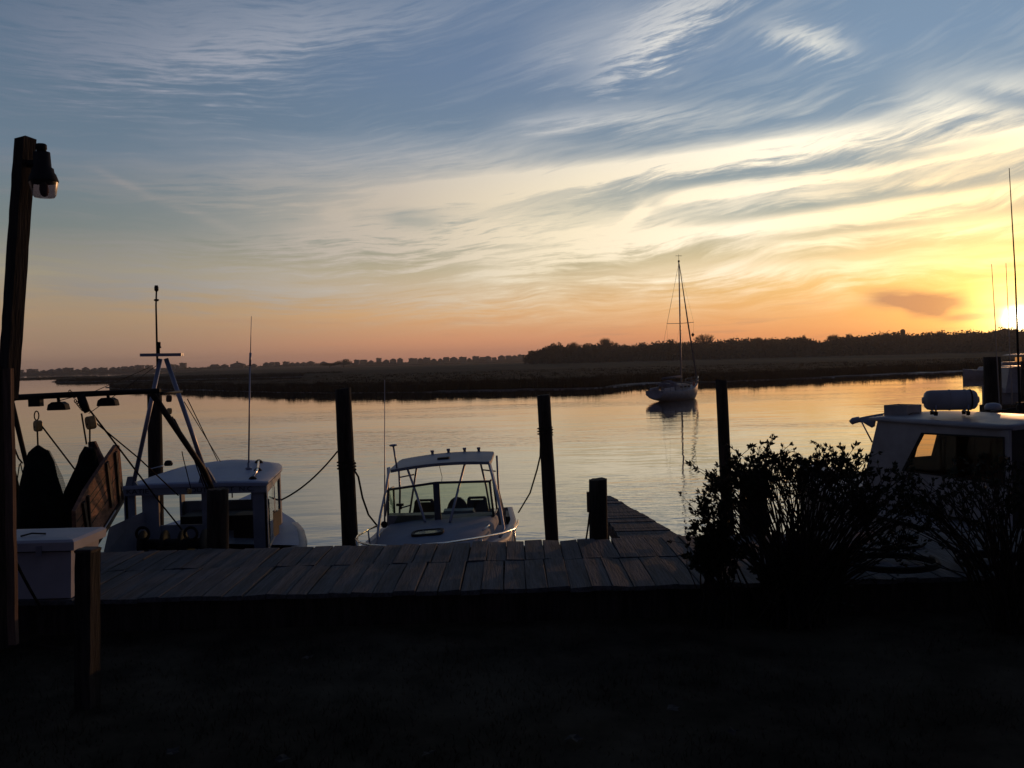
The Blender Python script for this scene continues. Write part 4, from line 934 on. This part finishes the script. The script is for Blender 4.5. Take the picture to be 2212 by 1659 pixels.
m = MB(); a = P(1096, 1107, 18.3); m.hexa([(a.x-.05, 17.6, .6), (a.x+.10, 17.6, .6), (a.x+.10, 18.4, .6), (a.x-.05, 18.4, .6), (a.x-.03, 17.7, a.z+.02), (a.x+.08, 17.7, a.z+.02), (a.x+.08, 18.4, a.z+.02), (a.x-.03, 18.4, a.z+.02)]); m.build('coaming_bolster', 'seat', CB)
m = MB(); m.loft([rr(-1.42, 19.0, -1.0, 19.3, .0), rr(-1.45, 18.95, -.97, 19.4, .7), rr(-1.43, 18.95, -.99, 19.45, .95), rr(-1.36, 19.0, -1.06, 19.35, 1.12)], True, True, True, True); m.build('outboard_engine', 'blk', CB)
# ------------------------------------------------------------------ mooring lines
rope('mooring_rope', sag(P(590, 1087, 15.6), P(729, 975, 15.1), .12), .014, 'mooring rope from the shrimp boat up to the tall piling beside the centre boat')
rope('mooring_rope', [P(765, 1015, 14.9), P(774, 1030, 14.9), P(783, 1075, 15.0), P(796, 1112, 15.2), P(815, 1136, 15.4)], .016, 'mooring rope hanging from the left tall piling to the bow rail of the centre boat')
rope('mooring_rope', [P(1168, 940, 17.2), P(1167, 985, 17.2), P(1160, 1015, 17.3), P(1145, 1065, 17.6), P(1120, 1107, 18.2)], .015, 'mooring rope from the right tall piling to the stern of the centre boat')
rope('mooring_rope', [P(1274, 1105, 10.3), P(1270, 1140, 10.25), P(1265, 1172, 10.2)], .010, 'short rope hanging beside the flat-topped piling at the boardwalk')
tag(MB().box(P(1269, 1107, 10.33), P(1274, 1062, 10.40)).build('cleat_board', 'board'), 'small pale board fixed to the left side of the flat-topped piling', 'board')
def wrap(c, rr0, lab):
    m = MB(); m.tube([Vector(c)+Vector((math.cos(q*.5)*rr0, math.sin(q*.5)*rr0, q*.004)) for q in range(38)], .014, 6); tag(m.build('rope_wrap', 'rope'), lab, 'rope', 'rope turns round the pilings')
wrap(P(749, 1015, 15), .145, 'rope turns round the tall piling left of the centre boat'); wrap(P(1178, 940, 17.3), .138, 'rope turns round the tall piling right of the centre boat')
# ------------------------------------------------------------------ sailboat at anchor
SBT = thing('sailboat', (15.15, 86.0, 0), 'white single-masted sailboat at anchor in the river, seen from astern', 'sailboat', rz=R(50)); SBT.scale = (.94, .94, .955)
st_ = [(-4.1, .98, 1.02, .35), (-3.2, 1.15, .96, .12), (-1.6, 1.33, .93, -.05), (.4, 1.36, .98, -.1), (2.0, 1.05, 1.1, -.08), (3.2, .58, 1.26, 0), (3.9, .24, 1.38, .35), (4.35, .02, 1.45, 1.2)]
rings = [[B(x, s*h*f_, zb+(z-zb)*g_) for s, f_, g_ in ((-1, .97, 1.03), (-1, 1, .97), (-1, .95, .45), (-1, .6, .05), (1, 0, -.1), (1, .6, .05), (1, .95, .45), (1, 1, .97), (1, .97, 1.03))] for x, h, z, zb in st_]
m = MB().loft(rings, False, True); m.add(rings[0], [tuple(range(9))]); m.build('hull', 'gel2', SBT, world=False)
MB().loft([[B(x, -h*.97, z+.02), B(x, 0, z+.07), B(x, h*.97, z+.02)] for x, h, z, zb in st_], False, True).build('deck', 'gel2', SBT, world=False)
m = MB(); m.loft([[B(x, -h, z0), B(x, -h*.92, z1), B(x, h*.92, z1), B(x, h, z0)] for x, h, z0, z1 in ((-1.5, .85, .95, 1.45), (-1.0, .88, .95, 1.55), (1.0, .8, 1.02, 1.55), (1.9, .55, 1.12, 1.42), (2.3, .4, 1.16, 1.2))], False, False, True, True); cbn = m.build('cabin', 'gel2', SBT, world=False)
for s in (-1, 1):
    for x in (-.7, .1, .8):
        m = MB(); m.hexa([B(x, s*.87, 1.22), B(x+.42, s*.86, 1.22), B(x+.42, s*.88, 1.22), B(x, s*.89, 1.22), B(x+.03, s*.835, 1.36), B(x+.40, s*.825, 1.36), B(x+.40, s*.845, 1.36), B(x+.03, s*.855, 1.36)]); m.build('portlight', 'dark', cbn, world=False)
m = MB(); m.loft([[B(-1.5+dx, math.cos(q*math.pi/8)*.85, 1.35+math.sin(q*math.pi/8)*hh_) for q in range(9)] for dx, hh_ in ((-.5, .55), (.1, .62), (.75, .25))], False, True, True); m.build('dodger', 'canvas', SBT, world=False)
for s in (-1, 1): MB().hexa([B(-3.6, s*.72, .95), B(-1.9, s*.82, .95), B(-1.9, s*.95, .95), B(-3.6, s*.85, .95), B(-3.6, s*.72, 1.25), B(-1.9, s*.80, 1.35), B(-1.9, s*.92, 1.35), B(-3.6, s*.83, 1.25)]).build('coaming', 'gel', SBT, world=False)
MX = 1.05; MH = 13.35
m = MB(); m.tube([B(MX, 0, 1.3), B(MX, 0, 7), B(MX, 0, MH)], [.085, .08, .055], 8); ms = m.build('mast', 'alu', SBT, world=False)
m = MB(); m.lathe([(.06, 0), (.11, .03), (.09, .18), (.03, .2)], B(MX, 0, MH), seg=8); m.tube([B(MX, 0, MH+.1), B(MX, 0, MH+.75)], .02, 4); m.tube([B(MX-.25, .2, MH+.62), B(MX+.25, -.2, MH+.62)], .02, 4); m.build('masthead_vane', 'blk', ms, world=False)
MB().tube([B(MX, -1.5, 7.45), B(MX, 0, 7.4), B(MX, 1.5, 7.45)], .028, 5).build('spreader', 'alu', ms, world=False)
MB().tube([B(MX-.1, 0, 2.25), B(-2.6, 0, 2.15)], [.13, .10], 8).build('boom_and_sail_cover', 'canvas', SBT, world=False)
for s in (-1, 1):
    MB().tube([B(MX, 0, MH-.1), B(MX, s*1.5, 7.45), B(MX-.1, s*1.3, 1.05)], .006, 4).build('shroud', 'blk', SBT, world=False)
    MB().tube([B(MX, 0, 7.3), B(MX-.6, s*1.28, 1.05)], .006, 4).build('shroud', 'blk', SBT, world=False)
MB().tube([B(MX, 0, MH), B(-4.05, 0, 1.1)], .007, 4).build('backstay', 'blk', SBT, world=False)
MB().tube([B(MX, 0, MH-.1), B(-1.5, .3, 6), B(-2.6, 0, 2.2)], .007, 4).build('topping_lift', 'blk', SBT, world=False)
MB().tube([B(MX+.08, 0, MH-.15), B(2.6, 0, 7.5), B(4.25, 0, 1.6)], [.03, .07, .085], 6).build('furled_jib', 'canvas', SBT, world=False)
m = MB(); c = B(3.1, -.25, 6.3); m.add([c+B(0, 0, .22), c+B(.2, 0, 0), c+B(0, .2, 0), c+B(-.2, 0, 0), c+B(0, -.2, 0), c+B(0, 0, -.22)], [(0, 1, 2), (0, 2, 3), (0, 3, 4), (0, 4, 1), (5, 2, 1), (5, 3, 2), (5, 4, 3), (5, 1, 4)]); m.build('radar_reflector', 'blk', SBT, world=False)
m = MB()
for s in (-1, 1):
    m.tube([B(3.0, s*.62, 1.3), B(3.0, s*.60, 1.95), B(3.8, s*.36, 2.05), B(4.5, 0, 2.15)], .022, 4); m.tube([B(3.0, s*.6, 1.65), B(3.8, s*.34, 1.75), B(4.4, 0, 1.85)], .015, 4); m.tube([B(3.8, s*.34, 1.4), B(3.8, s*.36, 2.05)], .02, 4)
m.build('pulpit', 'ss', SBT, world=False)
m = MB(); m.tube([B(-3.0, -1.12, 1.0), B(-3.05, -1.1, 1.7), B(-4.05, -.85, 1.75), B(-4.1, .85, 1.75), B(-3.05, 1.1, 1.7), B(-3.0, 1.12, 1.0)], .02, 4); m.build('pushpit', 'ss', SBT, world=False)
for s in (-1, 1):
    MB().tube([B(-3.05, s*1.1, 1.7), B(-1, s*1.3, 1.66), B(1.2, s*1.2, 1.7), B(3.0, s*.6, 1.9)], .008, 4).build('lifeline', 'blk', SBT, world=False)
    for x, h in ((-1, 1.28), (1.2, 1.2)): MB().tube([B(x, s*h, .95), B(x, s*h, 1.68)], .014, 4).build('stanchion', 'ss', SBT, world=False)
MB().lathe([(.02, -.22), (.14, -.14), (.16, .05), (.08, .2), (.02, .24)], B(2.7, -.45, 1.45), seg=10).build('mooring_buoy', 'red', SBT, world=False)
M['cabin'] = mat('varnished_cabin_lining', (.16, .08, .045), .6, .3, 6)
# ------------------------------------------------------------------ cabin cruiser on the right
A0 = Vector((6.35, 16.3, 0)); U = Vector((.355, -.935, 0)); W_ = Vector((.935, .355, 0))
org = A0+W_*1.2
CR = thing('cabin_cruiser', org, 'large white cabin cruiser with a flat cabin roof moored behind the bushes on the right', 'motorboat', rz=math.atan2(.935, -.355))
def L(s, w, z): return B(-s, 1.2-w, z)
hx = [(-3.6, .03, 1.75), (-3.1, .45, 1.68), (-2.2, .98, 1.58), (-1.0, 1.36, 1.5), (.6, 1.5, 1.42), (3, 1.52, 1.36), (5.5, 1.48, 1.34)]
rings = [[B(-s, sg*h*f_, z*g_) for sg, f_, g_ in ((-1, .95, 1.02), (-1, 1.0, .97), (-1, .93, .5), (-1, .82, .03), (-1, .4, -.3), (1, 0, -.35), (1, .4, -.3), (1, .82, .03), (1, .93, .5), (1, 1.0, .97), (1, .95, 1.02))] for s, h, z in hx]
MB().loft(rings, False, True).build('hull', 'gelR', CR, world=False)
MB().loft([[B(-s, -h*.95, z*1.0+.02), B(-s, 0, z+.09), B(-s, h*.95, z*1.0+.02)] for s, h, z in hx], False, True).build('deck', 'gelR', CR, world=False)
MB().tube([B(-s, h+.02, z*.93) for s, h, z in hx], .035, 6).build('rub_rail', 'blk', CR, world=False)
# roof
rz0 = 2.94; n = 14; rings = []
for i in range(n+1):
    s = -.16+2.89*i/n; ins = .0 if s < 2.4 else .10*(1-(2.73-s)/.33)**2
    ring = [L(s, ins+(2.4-2*ins)*j/10, rz0+.055+.05*math.sin(j/10*math.pi)) for j in range(11)]
    ring += [L(s, ins+(2.4-2*ins)*j/10, rz0+.02*math.sin(j/10*math.pi)) for j in range(10, -1, -1)]; rings.append(ring)
MB().loft(rings, True, True, True, True).build('cabin_roof', 'gelR', CR, world=False)
def wall(polys, w, th, name):
    m = MB()
    for p in polys: m.prism([L(s, w, z) for s, z in p], B(0, -th, 0))
    return m.build(name, 'gelR', CR, world=False)
win = [(1.01, 2.80), (2.62, 2.84), (2.62, 2.12), (.56, 2.12)]
for w_, nm in ((.05, 'side_wall'),):
    wall([[(-.0, rz0), (2.7, rz0), (2.62, 2.84), (1.01, 2.80)], [(-.0, rz0), (1.01, 2.80), (.56, 2.12), (-.5, 1.5)], [(-.5, 1.5), (.56, 2.12), (2.62, 2.12), (2.7, 1.5)], [(2.62, 2.84), (2.7, rz0), (2.7, 1.5), (2.62, 2.12)]], w_, .05, nm)
m = MB(); fr_ = [(1.05, 2.775), (2.60, 2.815), (2.60, 2.14), (.63, 2.14)]
for (a, b_), (c, d_), (e_, f_), (g_, h_) in zip(win, fr_, fr_[1:]+fr_[:1], win[1:]+win[:1]):
    m.prism([L(a, .035, b_), L(g_, .035, h_), L(e_, .035, f_), L(c, .035, d_)], B(0, -.03, 0))
wf = m.build('window_frame', 'blk', CR, world=False)
MB().add([L(s, .06, z) for s, z in fr_], [(0, 1, 2, 3)]).build('pane', 'glassd', wf, world=False)
# raked windscreen with one clear pane, pillars either side
m = MB()
def fw(w0, w1, z0, z1):
    f_ = lambda z: -.5*(rz0-z)/(rz0-1.5)
    m.hexa([L(f_(z0), w0, z0), L(f_(z0), w1, z0), L(f_(z0)+.04, w1, z0), L(f_(z0)+.04, w0, z0), L(f_(z1), w0, z1), L(f_(z1), w1, z1), L(f_(z1)+.04, w1, z1), L(f_(z1)+.04, w0, z1)])
fw(.06, 1.08, 1.5, rz0); fw(1.50, 2.3, 1.5, rz0); fw(1.081, 1.499, 1.5, 2.22); fw(1.081, 1.499, 2.68, rz0)
m.build('windscreen_wall', 'cabin', CR, world=False)
m = MB(); m.hexa([L(-.48, 2.27, 1.5), L(2.66, 2.27, 1.5), L(2.66, 2.31, 1.5), L(-.48, 2.31, 1.5), L(.0, 2.27, rz0), L(2.66, 2.27, rz0), L(2.66, 2.31, rz0), L(.0, 2.31, rz0)]); m.build('side_wall', 'cabin', CR, world=False)
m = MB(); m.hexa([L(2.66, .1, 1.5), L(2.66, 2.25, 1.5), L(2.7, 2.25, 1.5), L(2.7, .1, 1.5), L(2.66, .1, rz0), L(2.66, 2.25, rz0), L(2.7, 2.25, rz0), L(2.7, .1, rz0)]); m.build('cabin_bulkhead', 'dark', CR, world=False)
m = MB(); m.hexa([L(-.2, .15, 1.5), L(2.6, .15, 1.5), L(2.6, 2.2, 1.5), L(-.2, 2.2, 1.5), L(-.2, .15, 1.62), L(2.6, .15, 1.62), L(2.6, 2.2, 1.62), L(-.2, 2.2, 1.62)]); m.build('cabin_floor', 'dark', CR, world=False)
# visor: rolled canvas with a strut
va, vb, vc = P(1847, 904, 17.1), P(1912, 892, 17.6), P(1893, 908, 16.5)
m = MB(); m.loft([[va, P(1840, 911, 17.0), P(1860, 913, 16.9)], [P(1870, 899, 17.2), P(1868, 908, 17), P(1878, 913, 16.8)], [P(1913, 891.5, 17.6), P(1900, 905, 16.9), P(1893, 909, 16.5)]], False, True)
m.prism([P(1864, 912, 16.8), P(1892, 909, 16.5), P(1890, 921, 16.5), P(1884, 924, 16.5), P(1872, 917, 16.7)], (0, .04, 0)); m.build('visor', 'canvas', CR)
MB().tube([P(1838, 913, 17), P(1843, 909, 17), P(1856, 906, 17)], [.05, .06, .055], 8).build('rolled_canvas', 'gel', CR)
MB().tube([P(1862, 913, 16.9), P(1884, 955, 16.6)], .014, 6).build('visor_strut', 'alu', CR)
# life raft canister on its cradle
rc = P(2053, 864, 15.6); rad = 22*15.6/F; hl = 57*15.6/F
LRF = thing('life_raft', rc, 'white barrel-shaped life raft canister lying on the cruiser roof', 'life raft', rz=R(-12))
ax = Vector((1, 0, 0)); m = MB()
m.lathe([(.02, -hl), (rad*.3, -hl), (rad*.36, -hl+.03), (rad*.72, -hl+.04), (rad*.92, -hl+.075), (rad*.99, -hl+.14), (rad, -.05), (rad, .08), (rad*.99, hl-.14), (rad*.92, hl-.075), (rad*.72, hl-.04), (rad*.36, hl-.03), (rad*.3, hl), (.02, hl)], (0, 0, 0), ax, 24)
m.build('canister', 'gelR', LRF, world=False)
for x in (-.02, .22, .30): MB().lathe([(rad, -.012), (rad*1.035, -.012), (rad*1.035, .012), (rad, .012)], (x, 0, 0), ax, 24).build('band', 'blk' if x > .25 else 'gelR', LRF, world=False)
for x in (-.26, .24):
    m = MB(); m.tube([B(x, -rad*.95, -rad*.45), B(x, -rad*.8, -rad*1.12), B(x, rad*.8, -rad*1.12), B(x, rad*.95, -rad*.45)], .014, 6); m.build('cradle', 'alu', LRF, world=False)
    for y_ in (-.8, .8): MB().lathe([(.03, -.06), (.035, .0), (.02, .01)], B(x, y_*rad, -rad*1.12), seg=8).build('foot', 'blk', LRF, world=False)
# open white box at the front of the roof
bc = L(.62, .95, rz0+.08); bw = (CT and tm(CR)) @ bc
bc = P(1950, 887, 16.6); OB = thing('deck_box', (bc.x, bc.y, bc.z-.13), 'open-topped white box standing on the front of the cruiser roof', 'box', rz=R(35))
m = MB(); a_ = .225; h_ = .235; t_ = .018
for q in range(4):
    rm = Matrix.Rotation(q*math.pi/2, 3, 'Z'); m.hexa([rm @ B(*p) for p in ((-a_, -a_, 0), (a_-t_, -a_, 0), (a_-t_, -a_+t_, 0), (-a_, -a_+t_, 0), (-a_, -a_, h_), (a_-t_, -a_, h_), (a_-t_, -a_+t_, h_), (-a_, -a_+t_, h_))])
m.box((-a_+t_, -a_+t_, .01), (a_-t_, a_-t_, .03)); m.build('panels', 'gelR', OB, world=False)
MB().tube([B(-.2, -.24, .08), B(-.1, -.25, .10), B(.1, -.25, .09), B(.24, -.2, .02)], .006, 5).build('cable', 'blk', OB, world=False)
m = MB(); c = P(2203, 884, 15.2); m.lathe([(.05, 0), (.05, .06), (.025, .09)], c, seg=10); m.tube([c, P(2197, 700, 15.2), P(2193, 590, 15.2), P(2186, 470, 15.2), P(2180, 363, 15.2)], [.022, .018, .013, .010, .006], 6); m.build('whip_antenna', 'blk', CR)
for pts in (((2159, 872), (2150, 700), (2142, 570)), ((2186, 873), (2180, 720), (2173, 568))):
    MB().tube([P(a, b_, 16.6) for a, b_ in pts], [.010, .008, .005], 5).build('outrigger_rod', 'alu', CR)
m = MB(); c = P(2145, 884, 16.8); m.lathe([(.14, 0), (.14, .06), (.11, .10), (.05, .115)], c, seg=14); m.build('vent_dome', 'gel', CR)
MB().tube([P(2140, 889, 15.9), P(2175, 886, 15.6), P(2212, 878, 15.4)], .02, 6).build('roof_rail', 'blk', CR)
m = MB(); c = P(2206, 882, 15.3); m.box((c.x-.06, c.y-.06, c.z-.05), (c.x+.25, c.y+.06, c.z+.10)); m.build('antenna_mount', 'blk', CR)
# ------------------------------------------------------------------ boats and piles in the far right distance
def simple_boat(name, x0, y, ln_, bm, z, label, cab, ang=0.0, glowwin=()):
    r = thing(name, (x0+ln_/2, y, 0), label, 'motorboat', 'motorboats moored in the distance on the right', rz=ang)
    st = [(-.5, .02, 1.25), (-.42, .38, 1.15), (-.25, .8, 1.05), (0, 1, .97), (.3, 1, .92), (.5, .9, .9)]
    rings = [[B(t*ln_, s*bm/2*h*f_, z*zz*g_) for s, f_, g_ in ((-1, 1, 1), (-1, .97, .6), (-1, .75, 0), (1, 0, -.3), (1, .75, 0), (1, .97, .6), (1, 1, 1))] for t, h, zz in st]
    m = MB().loft(rings, False, True, False, True); m.loft([[B(t*ln_, -bm/2*h, z*zz), B(t*ln_, 0, z*zz+.05), B(t*ln_, bm/2*h, z*zz)] for t, h, zz in st], False, True); m.build('hull', 'gelR', r, world=False)
    for (t0, t1, z0, z1, wf_, nm) in cab:
        m = MB(); m.loft([rr(t0*ln_, -bm/2*wf_, t1*ln_, bm/2*wf_, z0), rr((t0+.04)*ln_, -bm/2*wf_*.9, (t1-.01)*ln_, bm/2*wf_*.9, z1)], True, False, True, True); m.build(nm, 'gelR', r, world=False)
    for (t, zc, w_, h_, yy, kind) in glowwin:
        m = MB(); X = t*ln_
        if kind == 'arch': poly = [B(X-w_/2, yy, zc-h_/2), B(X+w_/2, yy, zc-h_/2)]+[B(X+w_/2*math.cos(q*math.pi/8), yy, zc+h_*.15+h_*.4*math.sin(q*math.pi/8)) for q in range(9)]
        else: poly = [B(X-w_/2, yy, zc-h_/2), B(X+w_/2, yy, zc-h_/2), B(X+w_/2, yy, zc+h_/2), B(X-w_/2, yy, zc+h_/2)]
        m.prism(poly, (0, .02, 0)); m.build('sunglow_window', 'sunglow', r, world=False)
    return r
simple_boat('motorboat', 58.6, 121, 9, 3.0, 1.05, 'white motorboat with a low cabin, bow pointing left, at the right shore', [(-.25, .1, 1.0, 1.55, .7, 'cabin'), (.0, .35, 1.5, 2.1, .6, 'cabin_top')])
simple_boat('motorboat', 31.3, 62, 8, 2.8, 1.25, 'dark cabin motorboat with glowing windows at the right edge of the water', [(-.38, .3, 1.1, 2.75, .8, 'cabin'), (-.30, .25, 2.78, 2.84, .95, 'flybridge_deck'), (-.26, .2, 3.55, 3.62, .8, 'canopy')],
            glowwin=((-.27, 3.28, .42, .30, -1.1, 'q'), (-.185, 3.26, .12, .26, -1.1, 'q'), (-.10, 3.28, .16, .30, -1.1, 'q'), (-.22, 2.25, .30, .44, -1.13, 'arch'), (0.02, 2.3, .3, .4, -1.13, 'q')))
for i, (px, py, d) in enumerate(((2168, 800, 66), (2182, 792, 70), (2198, 790, 64), (2209, 780, 58))):
    t = P(px, py, d); r = thing('distant_pile', (t.x, t.y, 0), ['thin far pile nearest the cruiser piling', 'second far pile from the left by the moored motorboats', 'third far pile from the left by the moored motorboats', 'far pile at the very right edge of the water'][i], 'piling', 'far piles by the moored motorboats')
    MB().lathe([(.14, -1), (.13, t.z)], (t.x, t.y, 0), seg=8).build('shaft', 'piling', r)
tq = thing('floating_dock', (32, 60, 0), 'low dark floating dock in front of the moored motorboats at the right edge', 'dock')
MB().box((30.3, 59.2, -.1), (42, 60.4, .42)).build('deck', 'piling', tq)
# ------------------------------------------------------------------ bushes
def leafat(mb, p, d, l, w_):
    d = d.normalized(); s = d.cross(Vector((rnd.gauss(0, 1), rnd.gauss(0, 1), rnd.gauss(0, 1)))).normalized()*w_; u = d.cross(s)*.25
    a, b_, c, e_ = p, p+d*l*.5+s-u*.0, p+d*l, p+d*l*.5-s
    mb.add([a, b_, c, e_, p+d*l*.5-u], [(0, 1, 4), (1, 2, 4), (2, 3, 4), (3, 0, 4)])
def rosette(mb, p, axis, n, l, spread=1.1):
    axis = axis.normalized(); o_ = axis.orthogonal().normalized(); q_ = axis.cross(o_)
    for i in range(n):
        a = rnd.uniform(0, 6.28); t = rnd.uniform(.25, spread); d = axis*math.cos(t)+(o_*math.cos(a)+q_*math.sin(a))*math.sin(t)
        leafat(mb, p-axis*rnd.uniform(0, .03), d, l*rnd.uniform(.7, 1.15), l*.20)
def bush(name, label, base, tips, lf=.055, per=10, bareup=.55, grp=None, rad=.011):
    r = thing(name, base, label, 'bush', grp); stems = MB(); lv = MB()
    for tip in tips:
        b0 = base+Vector((rnd.gauss(0, .09), rnd.gauss(0, .07), 0)); H = (tip-b0)
        mid = b0.lerp(tip, rnd.uniform(.4, .6))+Vector((-H.x*.10+rnd.gauss(0, .055), rnd.gauss(0, .06), abs(H.length)*.05)); q1 = b0.lerp(mid, .5)+Vector((rnd.gauss(0, .035), rnd.gauss(0, .02), .02))
        if rnd.random() < .75:
            f0 = q1.lerp(mid, rnd.random()); f1 = tip+Vector((rnd.gauss(0, .16), rnd.gauss(0, .08), -abs(rnd.gauss(.12, .12)))); fm = f0.lerp(f1, .5)+Vector((rnd.gauss(0, .04), rnd.gauss(0, .03), rnd.gauss(.02, .02)))
            stems.tube([f0, fm, f1], [rad*.6, rad*.4, rad*.15], 3, False); rosette(lv, f1, f1-fm, per, lf*rnd.uniform(.7, 1)); rosette(lv, fm.lerp(f1, .7), f1-fm, per//2, lf*.8)
        pts = [b0, q1, mid, mid.lerp(tip, .5)+Vector((rnd.gauss(0, .02), rnd.gauss(0, .02), .01)), tip]
        stems.tube(pts, [rad, rad*.85, rad*.65, rad*.45, rad*.25], 4, False)
        for k in range(rnd.randint(2, 4)):
            t = rnd.uniform(bareup, 1.0); i = min(3, int(t*4)); p = pts[i].lerp(pts[i+1], t*4-i)
            e_ = p+Vector((rnd.gauss(0, .09)+H.x*.05, rnd.gauss(0, .07), rnd.uniform(.04, .17)))
            stems.tube([p, e_], [rad*.4, rad*.2], 3, False)
            for _ in range(2): rosette(lv, p.lerp(e_, rnd.uniform(.5, 1)), e_-p, per//2, lf)
            rosette(lv, e_, e_-p, per, lf)
        rosette(lv, tip, H, per+3, lf*1.1)
        for k in range(4): rosette(lv, tip+Vector((rnd.gauss(0, .03), rnd.gauss(0, .03), -rnd.uniform(.02, .16))), H, per//2, lf)
    stems.build('stems', 'stem', r); lv.build('foliage', 'leaf', r); return r
tips = []
DYT = 34
top = [(1512, 1075), (1530, 1000), (1545, 985), (1590, 958), (1615, 955), (1640, 958), (1668, 948), (1690, 950), (1720, 960), (1745, 952), (1790, 955), (1815, 952), (1835, 972), (1870, 962)]
for i in range(62):
    x = 1578+264*((i+rnd.random())/62); y = DYT+lerp_tab(top, x)+abs(rnd.gauss(0, 15))+6*math.sin(x*.13); tips.append(P(x, y, rnd.uniform(7.5, 8.0)))
for i in range(20):
    x = rnd.uniform(1514, 1580); y = DYT+lerp_tab(top, x)+abs(rnd.gauss(4, 32)); tips.append(P(x, y, rnd.uniform(7.6, 8.0)))
for x, y in ((1512, 1066), (1516, 1075), (1525, 1064), (1538, 1074), (1550, 1084), (1560, 1010), (1860, 965), (1872, 968), (1848, 962), (1655, 945), (1528, 1000), (1576, 958)): tips.append(P(x, y+24, 7.75))
for i in range(26): tips.append(P(rnd.uniform(1840, 1990), rnd.uniform(1015, 1110), rnd.uniform(7.3, 7.9)))
for i in range(18): tips.append(P(rnd.uniform(1850, 2010), rnd.uniform(1080, 1190), rnd.uniform(7.3, 7.8)))
for i in range(8): tips.append(P(rnd.uniform(1600, 1860), rnd.uniform(1020, 1100), rnd.uniform(7.4, 7.9)))
bush('bush', 'large twiggy bush in front of the thick short piling, leaves massed at its top', Vector((2.35, 7.72, LZ)), tips, .046, 6, .74)
tips = []
for i in range(66): 
    x = rnd.uniform(1925, 2330); y = 1050-(x-1935)*.26+abs(rnd.gauss(0, 45)); tips.append(P(x, max(y, 955), rnd.uniform(7.0, 7.8)))
bush('bush', 'leafy bush at the right edge in front of the cabin cruiser side', Vector((3.95, 7.45, LZ)), tips, .044, 5, .6, None, .011)
tips = [P(rnd.uniform(1514, 1560), rnd.uniform(1145, 1195), rnd.uniform(7.75, 7.95)) for i in range(30)]
bush('shrub', 'low dense shrub at the left foot of the large twiggy bush', Vector((1.72, 7.8, LZ)), tips, .06, 12, .6)
tips = [P(rnd.uniform(1660, 1820), rnd.uniform(1210, 1250), rnd.uniform(7.5, 7.95)) for i in range(34)]
bush('shrub', 'low dark undergrowth beneath the large twiggy bush', Vector((2.2, 7.8, LZ)), tips, .06, 11, .5)
# ------------------------------------------------------------------ things lying on the boardwalk
def coil(name, c, r0, turns, rr_, label, cat, mt, squash=.9):
    m = MB(); n = int(turns*28); m.tube([Vector(c)+Vector((math.cos(q*2*math.pi/28)*(r0+.012*math.sin(q*.31)+.006*(q//28)), math.sin(q*2*math.pi/28)*r0*squash, rr_+rr_*1.7*(q/28)*.8)) for q in range(n)], rr_, 6)
    return tag(m.build(name, mt), label, cat)
coil('coiled_hose', PZ(1815, 1212, DZ+.02), .22, 3.2, .013, 'coiled hose on the boardwalk just right of the large bush', 'hose', 'hose')
coil('coiled_rope', PZ(1930, 1225, DZ+.02), .38, 2.1, .018, 'wide loop of rope lying on the boardwalk before the cruiser', 'rope', 'hose')
coil('coiled_rope', PZ(2150, 1222, DZ+.02), .33, 2.3, .016, 'loop of rope on the boardwalk behind the right bush', 'rope', 'hose')
rope('shore_power_cord', [PZ(1740, 1186, DZ+.02), PZ(1790, 1190, DZ+.02), PZ(1850, 1184, DZ+.02), PZ(1905, 1188, DZ+.02), PZ(1990, 1180, DZ+.02), P(2040, 1140, 11.5), P(2060, 1090, 12.6)], .014, 'cord running along the boardwalk to the cabin cruiser', 'cords and hoses', 'cord', 'hose')

# ------------------------------------------------------------------ evening haze
m_, nt_, b_ = newmat('evening_haze'); nt_.nodes.remove(b_)
pv = nt_.nodes.new('ShaderNodeVolumePrincipled'); pv.inputs['Color'].default_value = (.92, .88, .85, 1); pv.inputs['Density'].default_value = .00019
pv.inputs['Anisotropy'].default_value = .45
nt_.links.new(pv.outputs[0], nt_.nodes['Material Output'].inputs['Volume'])
hz_ = MB().box((-1520, -40, -4), (1520, 1920, 22)).build('haze', m_); tag(hz_, kind='stuff')
